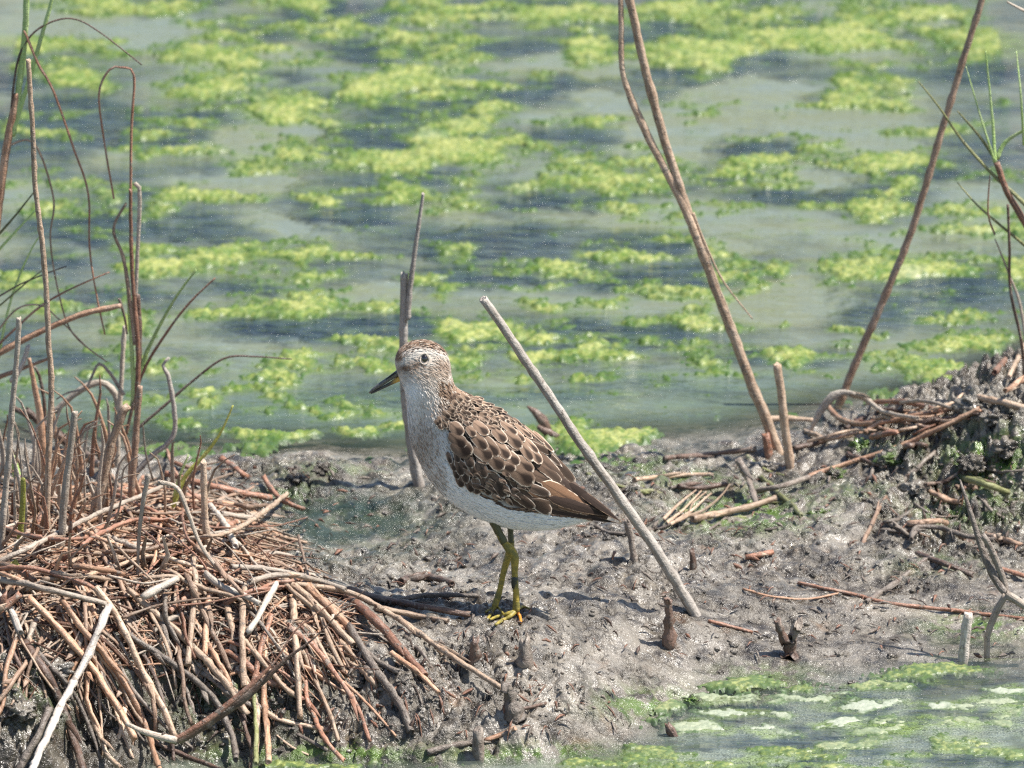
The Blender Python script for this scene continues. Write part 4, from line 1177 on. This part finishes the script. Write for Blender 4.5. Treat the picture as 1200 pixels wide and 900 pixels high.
for nm, cat, lab, path, r0, r1, m, kw in UPR:
    kw = dict(kw); yy = kw.pop('Y', None)
    if yy: kw['Y'] = {'u': YU, 'v': YV, 'w': YW}[yy]
    standing(nm, cat, lab, path, r0, r1, m, lean=0, **kw)

# ------------------------------------------------------------------ lying stems traced one by one
LY = [
 ('long pale reed lying diagonally across the top of the heap',[(-10,662),(50,634),(110,604),(165,581),(198,567)],5,4,'pale',[.012,.016,.02,.02,.02]),
 ('thick grey-white reed lying near level at the left edge of the heap',[(-10,677),(30,684),(70,694),(125,708)],7,5,'pale',.016),
 ('grey split reed slanting down to the bottom left corner in front of the others',[(127,711),(117,735),(108,757),(88,795),(66,838),(36,905)],7,6.5,'grey',[.020,.024,.024,.022,.022,.03]),
 ('bright orange reed curving down the lower left bank',[(33,700),(62,728),(85,755),(110,785),(140,832),(158,866)],6.5,6,'orange',.012),
 ('orange-brown reed running down beside the bright orange one',[(72,702),(98,738),(126,772),(155,815),(172,855),(188,905)],5.5,5,'orange',.010),
 ('pale tan reed running straight down the bank from the heap crest',[(112,688),(132,715),(150,748),(172,795),(192,832),(206,865)],6,5.5,'tan',.014),
 ('mud-caked reed bending down the middle of the bank',[(142,738),(176,760),(202,778),(226,795),(250,818),(272,862),(276,890)],6,6,'muddy',.008),
 ('long brown reed slanting right from under the hollow white one',[(150,690),(176,714),(210,742),(240,772),(262,798),(290,838)],6,6.5,'tan',.010),
 ('hollow bleached reed end pointing left in the middle of the heap',[(166,701),(186,690),(208,678)],6.5,6,'white',.018),
 ('upright pinkish reed on the bank below the heap crest',[(226,655),(229,690),(224,735),(220,780)],5.5,6,'tan',.010),
 ('short orange stem hanging on the bank below the heap crest',[(246,694),(242,725),(240,768)],5.5,5.5,'orange',.008),
 ('straight brown stem hanging down the bank, third from the heap crest',[(287,688),(284,740),(286,805)],5.5,6,'tan',.008),
 ('pale reed bent over the crest above two hanging stems',[(324,684),(312,706),(298,730),(290,742)],6,5.5,'white',.012),
 ('reddish reed continuing down from the bent pale one',[(318,720),(306,760),(298,795),(292,820)],5,5,'red',.008),
 ('orange stem hanging down to the green water edge',[(312,735),(309,800),(312,845),(315,893)],5,5,'orange',.006),
 ('thin olive stem beside the orange one at the water edge',[(297,812),(300,850),(300,895)],3.6,4.6,'olive',.008),
 ('broad flat stem ending in a pale tip above the water',[(344,702),(346,750),(350,800),(352,842)],7,5,'tan',.006),
 ('thin tan stem slanting down right to the water edge',[(354,763),(368,795),(384,830),(397,869)],5,3.6,'tan',.006),
 ('thick tan stem at the crest slanting right, left of the fan',[(331,677),(360,700),(392,732),(414,756)],7.5,6,'tan',.008),
 ('bright orange reed in the fan right of the heap',[(355,682),(380,706),(412,737)],8,7,'orange',.006),
 ('mud-caked stem continuing down from the orange one of the fan',[(408,732),(428,765),(448,795),(470,828),(481,858)],7,7,'muddy',.004),
 ('purple-brown reed in the fan beside the bright orange one',[(398,690),(430,718),(460,748),(498,792)],8,6.5,'red',.005),
 ('long thin pale reed running from the heap to below the bird',[(345,684),(410,695),(462,722),(505,752),(550,783),(588,806)],5,5,'tan',.006),
 ('fat dark stem lying from the heap towards the feet of the bird',[(405,690),(450,702),(500,712),(550,720)],7,6,'dark',.003),
 ('flat tan stem below the fat dark one',[(440,712),(490,722),(525,728)],5.5,4,'tan',.002),
 ('long pale grey reed lying level across the crest to the right',[(270,664),(320,668),(370,680),(405,691)],5,4.5,'pale',.010),
 ('small pale reed piece lying in the dark pool behind the heap',[(311,624),(334,630),(360,636)],4,3,'tan',.002),
 ('orange stem piece low in the fan on the grey mud',[(458,765),(486,785),(514,812)],5,4,'orange',.003),
 ('reddish stem at the back of the heap against the water',[(195,555),(250,570),(318,584)],6,6,'red',.004),
 ('dark red stem running behind the upright stems at the water edge',[(14,478),(60,500),(90,525),(118,546)],6,6.5,'dark',.010),
 ('bleached bent stem in the right part of the heap',[(246,592),(262,612),(276,640)],6,6.5,'white',.012),
 ('straight pale stem lying level at the right rim of the heap',[(258,602),(300,608)],5.5,5.5,'pale',.008),
 ('white broken stem at the crest joining the thick tan ones',[(240,672),(262,688),(285,697),(305,708)],7,5,'white',.014),
 ('dark purple stem slanting down the far lower left bank',[(28,752),(52,786),(70,820),(84,860),(98,905)],8,7,'dark',.006),
 ('grey-brown stem at the bottom left corner pointing up right',[(20,905),(45,860),(58,830)],7,6,'muddy',.010),
 ('pale grey stem entering from the left edge above the mud',[(-8,690),(10,712),(24,742)],6,6,'grey',.012),
 ('short reddish flat stem at the left edge',[(-8,722),(8,708),(24,696)],8,6,'red',.018),
 ('curled twig hanging low at the bottom of the left bank',[(103,830),(116,860),(126,885),(142,900)],5,4,'tan',.008),
 # right side
 ('long straight reddish reed slanting up to the mound at the right',[(946,559),(1000,541),(1060,521),(1105,500),(1148,479)],4.5,5.5,'orange',[.002,.004,.006,.004,.004]),
 ('pale orange reed sweeping level onto the mound',[(1014,508),(1028,497),(1065,489),(1118,478)],5,4,'orange',.008),
 ('orange bent reed at the foot of the thin brown reed',[(968,474),(982,489),(1000,496),(1026,496)],6,5,'orange',.006),
 ('weathered grey stem crossing the tangle beside the folded leaf',[(986,459),(1015,468),(1035,482),(1075,490)],6,3.6,'pale',.012),
 ('upper orange-brown stem of the tangle beside the mound',[(1018,472),(1060,471),(1102,482)],5,4.6,'red',.010),
 ('pale thin stem arched over the tangle beside the mound',[(1056,472),(1085,470),(1118,479)],4,3.6,'pale',.014),
 ('dark wet stem lying along the far water edge',[(778,537),(830,532),(886,526)],4.6,5.6,'dark',.003),
 ('dark stem lying left of the two reeds along the far edge',[(930,525),(955,520),(980,512)],5,4,'dark',.004),
 ('broad pale brown reed crossing the mound to the right edge',[(1145,465),(1180,473),(1225,485)],6,6,'tan',.008),
 ('orange reed behind the mound at the right edge',[(1178,458),(1200,446),(1225,432)],6,5,'orange',.012),
 ('tan stem standing behind the mound near the right edge',[(1182,442),(1194,418),(1212,385)],4.5,4,'tan',.006),
 ('olive-brown stub poking from the water behind the mound',[(1166,436),(1178,422)],7,6,'red',.003),
 ('tan stem lying level left of the short upright cut reed',[(898,491),(925,490),(955,493)],6,5,'tan',.003),
 ('dark broken stem standing out of the debris left of the cut reed',[(864,538),(876,560),(886,590)],7,5.5,'muddy',[.022,.012,.004]),
 ('reddish muddy stem lying in the green puddle',[(812,608),(850,600),(884,592),(908,584)],7,6,'tan',.004),
 ('short bright red stem piece below the tangle',[(1022,512),(1040,508),(1052,506)],6,5,'red',.008),
 ('mud-coated stem running into the long straight reddish one',[(882,576),(915,570),(948,559)],5,5,'muddy',.006),
 ('long thin reddish stem lying across the flat mud at right',[(935,683),(968,690),(998,696),(1032,705),(1075,711),(1130,717),(1215,727)],3.4,3.8,'red',.001),
 ('thin orange stem curving on the flat mud',[(871,690),(905,699),(945,702),(983,695)],2.6,1.8,'orange',.001),
 ('reddish stem piece pressed into the mud near the water',[(830,728),(856,734),(882,741)],3.4,3,'red',.0005),
 ('short reddish piece lying on the mud right of the small dark peg',[(873,653),(890,650),(905,647)],5,5,'red',.002),
 ('dark stem lying from the debris down to the flat mud',[(1075,648),(1105,660),(1140,674)],5,5.5,'dark',.003),
 ('pale stem half buried on the flat mud below the mound',[(1015,706),(1050,682),(1085,655)],6,5,'muddy',.0),
 ('olive wet stem lying level in the debris below the mound',[(1130,560),(1155,568),(1182,577)],7,6,'olive',.004),
 ('curved wet stem looping in the debris below the mound',[(1068,632),(1074,618),(1100,618),(1130,628),(1165,632)],5,5,'muddy',.005),
 ('dark stem at the right edge of the flat mud',[(1168,665),(1190,672),(1215,680)],4.5,4,'red',.003),
 ('pale stem lying level left of the debris',[(743,562),(790,558),(836,556)],5,4,'tan',.002),
 ('dark stem lying just behind the forked fibrous sheath',[(795,570),(822,572),(852,567)],5,5,'dark',.004),
 ('orange stem piece on the slope below the bird',[(568,868),(590,860),(604,853)],4,4,'orange',.002),
 ('buried stem running level low on the bank below the bird',[(500,882),(540,872),(575,866),(600,858)],6,4,'muddy',.0),
 ('short muddy stem right of the knobbly stub',[(608,832),(625,828),(640,824)],4,2.6,'dark',.002),
 ('dark stem piece under the fat one left of the feet',[(470,682),(500,676),(530,684)],8,6,'dark',.002),
 ('muddy stem lying level left of the feet of the bird',[(455,706),(500,698),(560,698)],6,4,'muddy',.002),
]
for lab, path, r0, r1, m, lift in LY:
    lying('dead_reed', 'dead reed', lab, path, r0, r1, m, lift, node=.035, segs=9, rough=.11, step=.0045, wob=.10)

bl = link('curved_blade', None, label='dark purple-red sedge blade curving up right across the front of the bank', cat='dry leaf', loc=G(205, 868, .03))
Yb = bl.location.y - .01
tube_obj('blade', [W(a, b, Yb + .008 * i) for i, (a, b) in enumerate([(190,860),(207,868),(240,850),(290,815),(335,773),(368,748),(400,716),(430,690)])], [k * S for k in (3, 5, 7, 6, 3, 1.2, .9, .5)], 'dark', bl, flat=.35)
tube_obj('blade', [W(a, b, Yb + .008 * i) for i, (a, b) in enumerate([(205,866),(245,842),(290,806),(322,775),(350,735),(400,700)])], [k * S for k in (2, 3.4, 2.6, 1.2, .9, .5)], 'red', bl, flat=.4)
tube_obj('blade', [W(a, b, Yb) for a, b in [(148,848),(170,858),(190,864),(206,867)]], [k * S for k in (2, 3.4, 4, 4)], 'pale', bl, flat=.5)
# drowned leaf behind the bird
cl = link('drowned_leaf', None, label='dark curled leaf sticking out of the water just behind the back of the bird', cat='dead leaf', loc=PZ(645, 512, 0))
y = cl.location.y
tube_obj('leaf', [W(a, b, y) for a, b in [(618,476),(626,482),(636,492),(644,505)]], [k * S for k in (1.5, 5, 7, 4)], 'dark', cl, flat=.5)
tube_obj('leaf', [W(a, b, y - .004) for a, b in [(630,500),(642,507),(652,511),(660,514)]], [k * S for k in (3, 6, 5, 1)], 'dark', cl, flat=.5)
# fibrous torn sheath at the puddle
fb = link('torn_sheath', None, label='pale fibrous torn sheath splayed on the mud beside the green puddle', cat='dry leaf', loc=G(785, 612))
for i, pth in enumerate([[(782,612),(800,598),(822,575)],[(786,614),(808,600),(826,584),(834,578)],[(790,612),(806,604),(812,590),(828,576)],[(800,606),(824,598),(846,580),(860,560)],[(778,608),(796,590),(816,574)]]):
    tube_obj('fibre', [G(a, b, .004 + .001 * i) for a, b in pth], lerp_r(2.4, .8, len(pth)), 'tan', fb, flat=.5)

# ------------------------------------------------------------------ the many stems of the heap that cannot be told apart
rng = random.Random(21)
SEEN = {}
def unique(lab):
    SEEN[lab] = SEEN.get(lab, 0) + 1
    return lab
MARK = [(1018,505,'the pale orange sweeping reed'),(975,480,'the folded bleached leaf'),(1085,476,'the thin arched pale stem'),(1035,515,'the bright red stem piece'),(187,690,'the hollow bleached reed end'),(108,757,'the grey split reed'),(85,755,'the bright orange curving reed'),(150,770,'the pale tan straight reed'),(227,722,'the upright pinkish reed'),
        (285,750,'the straight brown hanging stem'),(308,710,'the bent pale crest reed'),(312,840,'the orange stem at the water'),(350,790,'the broad flat stem'),(380,706,'the bright orange fan reed'),
        (430,740,'the purple-brown fan reed'),(60,630,'the long pale diagonal reed'),(88,560,'the pale cut stub'),(158,540,'the slim upright reed'),(204,470,'the gnarled curling twig'),(235,560,'the yellowish blade'),
        (262,612,'the bleached bent stem'),(242,600,'the upright reddish peg'),(40,684,'the grey-white level reed'),(60,810,'the dark slanting stem'),(210,860,'the root of the curved blade'),(300,570,'the back edge stem'),
        (10,560,'the grey broken stub'),(450,800,'the mud-coated fan stem'),(490,790,'the low orange fan piece'),(850,600,'the green puddle'),(860,560,'the dark broken stem'),(790,558,'the pale level stem'),(760,600,'the leaning stick'),
        (810,590,'the torn fibrous sheath'),(1060,521,'the long straight reddish reed'),(1150,568,'the olive wet stem'),(1110,625,'the curved wet stem'),(1105,660,'the dark stem leading to the flat'),(1145,520,'the mound front'),
        (1150,610,'the tip of the forked twig'),(1000,600,'the left end of the debris'),(1190,640,'the right end of the debris'),(920,600,'the puddle stem'),(200,640,'the heap middle'),(130,640,'the loop of hanging leaf'),(330,640,'the dark pool corner')]
CN = {'tan': 'tan', 'pale': 'bleached', 'orange': 'orange-brown', 'red': 'red-brown', 'muddy': 'mud-caked', 'dark': 'blackish', 'olive': 'olive', 'grey': 'grey', 'brown': 'dull brown'}
def describe(m, r, ang, L, x, y, what):
    d = math.degrees(ang) % 180
    o = 'level' if d < 18 or d > 162 else 'slanting down right' if d < 65 else 'hanging steep' if d < 115 else 'slanting down left'
    t = 'fine' if r < 2.2 else 'slim' if r < 3.4 else 'thick'
    l = 'short' if L < 55 else 'long' if L > 95 else ''
    for mx, my, ph in sorted(MARK, key=lambda q: (q[0] - x) ** 2 + ((q[1] - y) * 1.3) ** 2)[:5]:
        dx, dy = x - mx, (y - my) * 1.2
        rel = ('right of' if dx > 0 else 'left of') if abs(dx) > abs(dy) else ('below' if dy > 0 else 'above')
        lab = ' '.join(w for w in (l, t, CN[m], what, 'standing' if 'shred' in what and o == 'hanging steep' else o.replace('slanting down', 'leaning') if 'shred' in what else o + (',' if o.endswith(('right', 'left')) else ''), rel, ph) if w)
        if lab not in SEEN and len(lab.split()) <= 16: break
    return lab
def fill(count, zone, mats, what, grp):
    for _ in range(count):
        x, y, ang, L, r, lf = zone()
        m = rng.choice(mats)
        bend = rng.uniform(-.5, .5)
        pts = []
        n = 5
        kx, ky = rng.uniform(-.04, .04) * L, rng.uniform(-.04, .04) * L
        for i in range(n):
            t = i / (n - 1) - .5
            a = ang + bend * t
            pts.append((x + math.cos(a) * L * t + (kx if i == 2 else 0), y + math.sin(a) * L * t + (ky if i == 2 else 0)))
        b = -r * S * 1.3
        lying('dead_reed', 'dead reed', unique(describe(m, r, ang, L, x, y, what)), pts, r, r * rng.uniform(.45, 1), m,
              [rng.choice([b, lf]), lf, lf * 1.1, lf, rng.choice([b, b, lf * .5])], group=grp, rough=.14, node=.028, segs=8, step=.0045, jag=.9, flat=rng.choice([.62, .75, .9, 1]), twist=.3, wob=.14)
def zone_top():
    y = rng.triangular(552, 712, 662); x = rng.uniform(-10, 250 + (y - 560) * .9)
    return x, y, R(rng.gauss(8, 30)), rng.uniform(50, 165), rng.choice([1.1, 1.5, 1.9, 2.3, 2.8, 3.4]), rng.uniform(.002, .018)
def zone_front():
    x = rng.uniform(-5, 400); y0 = 690 + max(0, x - 250) * .12
    y = rng.uniform(y0, 870 - max(0, x - 330) * .6)
    base = math.degrees(math.atan2(150, (x - 150) * .55 + 55))
    return x, y, R(base + rng.gauss(0, 17)), rng.uniform(80, 190), rng.choice([1.4, 1.9, 2.4, 3.0, 3.6, 4.2]), rng.uniform(.0, .010)
def zone_fan():
    x = rng.uniform(340, 520); y = 700 + (x - 340) * .35 + rng.uniform(-12, 60)
    return x, y, R(rng.gauss(42, 12)), rng.uniform(40, 90), rng.choice([1.6, 2.5, 3.5, 4.5]), rng.uniform(-.001, .002)
def zone_edge():
    x = rng.uniform(150, 330); y = rng.uniform(548, 640)
    return x, y, R(rng.gauss(15, 18)), rng.uniform(40, 90), rng.choice([1.8, 2.5, 3.5]), rng.uniform(.001, .006)
def zone_mound():
    x = rng.uniform(980, 1190); y = rng.uniform(520, 650)
    return x, y, R(rng.gauss(5, 35)), rng.uniform(25, 70), rng.choice([2, 2.8, 3.8]), rng.uniform(-.001, .004)
def zone_flat():
    x = rng.uniform(700, 920); y = rng.uniform(545, 625)
    return x, y, R(rng.gauss(0, 25)), rng.uniform(25, 70), rng.choice([2, 2.6, 3.4]), rng.uniform(-.001, .002)
fill(94, zone_top, ['tan', 'pale', 'orange', 'red', 'red', 'brown'], 'reed', 'tangled reeds on top of the left heap')
fill(58, zone_front, ['tan', 'orange', 'muddy', 'dark', 'red', 'brown', 'brown'], 'reed', 'reeds hanging down the front of the left bank')
fill(14, zone_fan, ['muddy', 'tan', 'brown'], 'reed', 'fan of reeds right of the heap')
fill(12, zone_edge, ['red', 'tan', 'brown'], 'reed', 'reeds at the back edge of the heap')
fill(20, zone_mound, ['muddy', 'dark', 'brown'], 'reed piece', 'reed pieces in the debris below the mound')
def zone_tangle():
    x = rng.uniform(960, 1130); y = 505 - (x - 960) * .14 + rng.uniform(-14, 12)
    return x, y, R(rng.gauss(-4, 13)), rng.uniform(45, 110), rng.choice([1.8, 2.4, 3.2, 4]), rng.uniform(.002, .010)
fill(16, zone_tangle, ['tan', 'orange', 'red', 'dark', 'brown'], 'reed', 'reeds of the tangle beside the right mound')
fill(12, zone_flat, ['muddy', 'olive'], 'reed piece', 'reed pieces on the far mud')
# shredded upright and hanging dry leaves in the heap
for k in range(105):
    x = rng.uniform(-5, 245) if k < 55 else rng.triangular(-10, 190, 30); yb = rng.uniform(560, 700) if k < 55 else rng.uniform(545, 640)
    h = rng.uniform(25, 110) * (1 if yb < 640 else .5) * (1.25 if k >= 55 else 1); dx = rng.uniform(-32, 32)
    m = rng.choice(['pale', 'tan', 'orange', 'pale', 'red'])
    b = G(x, yb, .004)
    pts = [W(x, yb, b.y), W(x + dx * .3 + rng.uniform(-6, 6), yb - h * .4, b.y - .004), W(x + dx * .7 + rng.uniform(-6, 6), yb - h * .8, b.y - .006), W(x + dx * 1.4, yb - h + rng.uniform(0, 14), b.y - .01)]
    nmx = {'pale': 'pale', 'tan': 'tan', 'orange': 'orange-brown', 'red': 'red-brown'}[m]
    tube_obj('dry_leaf', pts, lerp_r(rng.uniform(1.5, 4), .7, 4), m, None, unique(describe(m, 2.5, R(90 - dx), h, x, yb, 'leaf shred')), 'dry leaf', 'shrivelled leaf shreds in the left heap', flat=.35, segs=6, step=.008)

# ------------------------------------------------------------------ litter, crumbs and clods
def join_stuff(name, label, items, mat):
    V = []; F = []; U = []
    for v, f, u in items:
        b = len(V); V += v; F += [tuple(i + b for i in q) for q in f]; U += u
    link(name, mesh_from(name, V, F, U, Vector(), mat), kind='stuff', label=label, cat='debris')
def shards(count, zone, r, L, mats, label, name):
    bym = {m: [] for m in mats}
    for _ in range(count):
        x, y = zone(); a = rng.uniform(-1, 1) * 1.2; l = L * rng.uniform(.4, 1.4)
        lf = rng.uniform(0, .004)
        c = G(x, y, lf)
        dirv = Vector((math.cos(a), math.sin(a) * 1.6, rng.uniform(-.25, .25))).normalized() * l * S
        p0 = c - dirv * .5; p1 = c + Vector((0, 0, rng.uniform(0, .002))); p2 = c + dirv * .5
        p0.z = max(H(p0.x, p0.y), 0) + lf; p2.z = max(H(p2.x, p2.y), 0) + lf
        rr = r * S * rng.uniform(.5, 1.3)
        leaf = rng.random() < .45
        bym[rng.choice(mats)].append(tube_data([p0, p1, p2], [rr * .5, rr * (2.0 if leaf else 1), rr * .4], segs=4 if leaf else 5, step=l * S * .24, rough=.2, hollow=False, flat=.25 if leaf else 1, twist=rng.uniform(-1, 1) if leaf else 0))
    for m in mats: join_stuff(name, label.replace('#', {'pale': 'pale', 'tan': 'tan', 'orange': 'orange-brown', 'dark': 'dark', 'muddy': 'mud-coated', 'red': 'red-brown', 'brown': 'dull brown'}[m]), bym[m], ST[m])
def z_heap():
    y = rng.triangular(560, 800, 620); return rng.uniform(-5, 260 + max(0, min(150, (y - 560) * .9))), y
shards(2200, z_heap, 1.35, 100, ['tan', 'pale', 'red', 'brown', 'red', 'orange'], '# thin broken reed lengths filling the gaps of the left heap', 'reed_litter')
shards(1300, z_heap, 1.2, 34, ['pale', 'tan', 'brown', 'orange'], '# fine shredded reed litter through the left heap', 'reed_litter')
def z_mud():
    while True:
        x = rng.uniform(250, 1200); y = rng.uniform(545, 860)
        if y < 770 or x < 720: return x, y
shards(900, z_mud, 1.0, 13, ['muddy', 'dark', 'red'], '# fine plant fibres strewn over the mud', 'mud_litter')

ICO = []
def ico():
    t = (1 + 5 ** .5) / 2
    v = [Vector(q).normalized() for q in [(-1,t,0),(1,t,0),(-1,-t,0),(1,-t,0),(0,-1,t),(0,1,t),(0,-1,-t),(0,1,-t),(t,0,-1),(t,0,1),(-t,0,-1),(-t,0,1)]]
    f = [(0,11,5),(0,5,1),(0,1,7),(0,7,10),(0,10,11),(1,5,9),(5,11,4),(11,10,2),(10,7,6),(7,1,8),(3,9,4),(3,4,2),(3,2,6),(3,6,8),(3,8,9),(4,9,5),(2,4,11),(6,2,10),(8,6,7),(9,8,1)]
    return v, f
IV, IF = ico()
def subdiv(v, f):
    v = list(v); nf = []; cache = {}
    def mid(a, b):
        k = (min(a, b), max(a, b))
        if k not in cache: v.append(((v[a] + v[b]) / 2).normalized()); cache[k] = len(v) - 1
        return cache[k]
    for a, b, c in f:
        x, y, z = mid(a, b), mid(b, c), mid(c, a)
        nf += [(a, x, z), (b, y, x), (c, z, y), (x, y, z)]
    return v, nf
IV2, IF2 = subdiv(IV, IF); IV3, IF3 = subdiv(*subdiv(IV2, IF2))
V = []; F = []
for _ in range(2600):
    x, y = z_mud() if rng.random() < .7 else (rng.uniform(0, 520), rng.uniform(700, 880))
    if rng.random() < .15: x, y = rng.uniform(1010, 1200), rng.uniform(450, 600)
    c = G(x, y, 0)
    if H(c.x, c.y) < .0005: continue
    r = abs(rng.gauss(0, 1)) * .0009 + .0006
    b = len(V)
    sc3 = Vector((rng.uniform(.8, 1.5), rng.uniform(.8, 1.5), rng.uniform(.5, .9)))
    V += [c + Vector((v.x * sc3.x, v.y * sc3.y, v.z * sc3.z)) * r * rng.uniform(.75, 1.2) for v in IV]; F += [tuple(i + b for i in q) for q in IF]
me = mesh_from('mud_crumbs', V, F, None, Vector(), MUD)
link('mud_crumbs', me, kind='stuff', label='small wet mud crumbs scattered over the bank', cat='mud')

from mathutils import noise as mn
CLODS = [(375,546,18,'black mud clod nearest the water behind the heap'),(392,560,14,'black mud clod in front of the one at the water edge'),(345,562,20,'dark crumbly mud clod at the left of the far shore'),
 (322,656,11,'dark pointed mud clod beside the dark pool'),(345,662,13,'larger dark mud clod beside the dark pool'),(362,664,12,'rounded dark mud clod at the corner of the dark pool'),
 (656,538,12,'grey mud lump at the far water edge right of the back of the bird'),(680,546,9,'small grey mud lump right of the one at the far edge'),(640,540,9,'dark little lump at the far water edge'),
 (895,545,18,'flat mud clod around the foot of the tall tan reed'),(905,560,14,'low mud clod in front of the tall tan reed'),(980,555,18,'mud-and-algae clod below the tangle'),(1040,535,26,'green-stained clod under the long straight reed'),
 (1010,520,20,'dark green clod behind the long straight reed'),(1085,530,20,'upright dark clod on the slope of the mound'),(1140,470,26,'pinkish crumbly clod crowning the mound'),(1165,485,24,'brown crumbly clod right of the mound crown'),
 (1120,505,22,'crumbly clod on the left flank of the mound'),(1180,520,26,'brown crumbly clod at the right edge of the mound'),(1140,540,24,'dark clod low on the front of the mound'),(1075,570,22,'grey clod in the middle of the right debris'),
 (1025,590,18,'dark clod at the left of the right debris'),(960,600,16,'grey clod right of the green puddle'),(1100,600,18,'dark wet clod under the right debris'),(1180,600,16,'dark clod at the right edge under the debris'),
 (1000,800,9,'small domed mud lump in the near shallows'),(985,768,14,'rounded slick mud lump at the near water edge'),(1045,768,10,'low slick lump right of the rounded one at the water edge'),(845,787,7,'tiny black lump at the near water edge'),(812,820,12,'dark wet lump in the near green algae'),
 (715,630,10,'small dark clod left of the leaning stick'),(690,628,9,'low dark clod below the tail of the bird'),(860,765,8,'grey lump on the shore right of the dark peg'),(505,655,12,'dark clod on the slope left of the legs'),(560,682,14,'dark ridge clod left of the feet'),
 (330,820,24,'crumbly clod hanging on the left bank'),(250,840,20,'dark crumbly clod low on the left bank'),(60,780,26,'grey crumbly clod at the far left of the bank'),(20,830,24,'grey clod at the bottom left corner'),(420,800,16,'grey clod on the bank left of the fan tips'),(385,745,12,'rounded clod between the stems of the fan')]
for i, (x, y, r, lab) in enumerate(CLODS):
    c = G(x, y, 0); R0 = r * S * (.5 if 'stained' in lab else .68)
    v = []
    for q in IV3:
        d = 1 + .6 * mn.noise(q * 1.7 + Vector((i * 3.1, 0, 0))) + .5 * mn.noise(q * 4.2 + Vector((0, i * 2.3, 0))) + .35 * mn.noise(q * 9 + Vector((0, 0, i)))
        v.append(Vector((q.x * 1.15, q.y * 1.0, q.z * .62)) * R0 * d)
    me = bpy.data.meshes.new('mud_clod'); me.from_pydata([tuple(a) for a in v], [], IF3); me.polygons.foreach_set('use_smooth', [True] * len(IF3)); me.materials.append(MUD)
    a = me.attributes.new('dark_mud', 'FLOAT', 'POINT'); dk = .6 if ('dark' in lab or 'black' in lab) else .1
    a.data.foreach_set('value', [dk] * len(v))
    a = me.attributes.new('green', 'FLOAT', 'POINT'); a.data.foreach_set('value', [1.0 if ('green' in lab or 'algae' in lab) else .0] * len(v))
    link('mud_clod', me, label=lab, cat='mud clod', group='clods of wet mud on the bank', loc=c - Vector((0, 0, R0 * .25)))
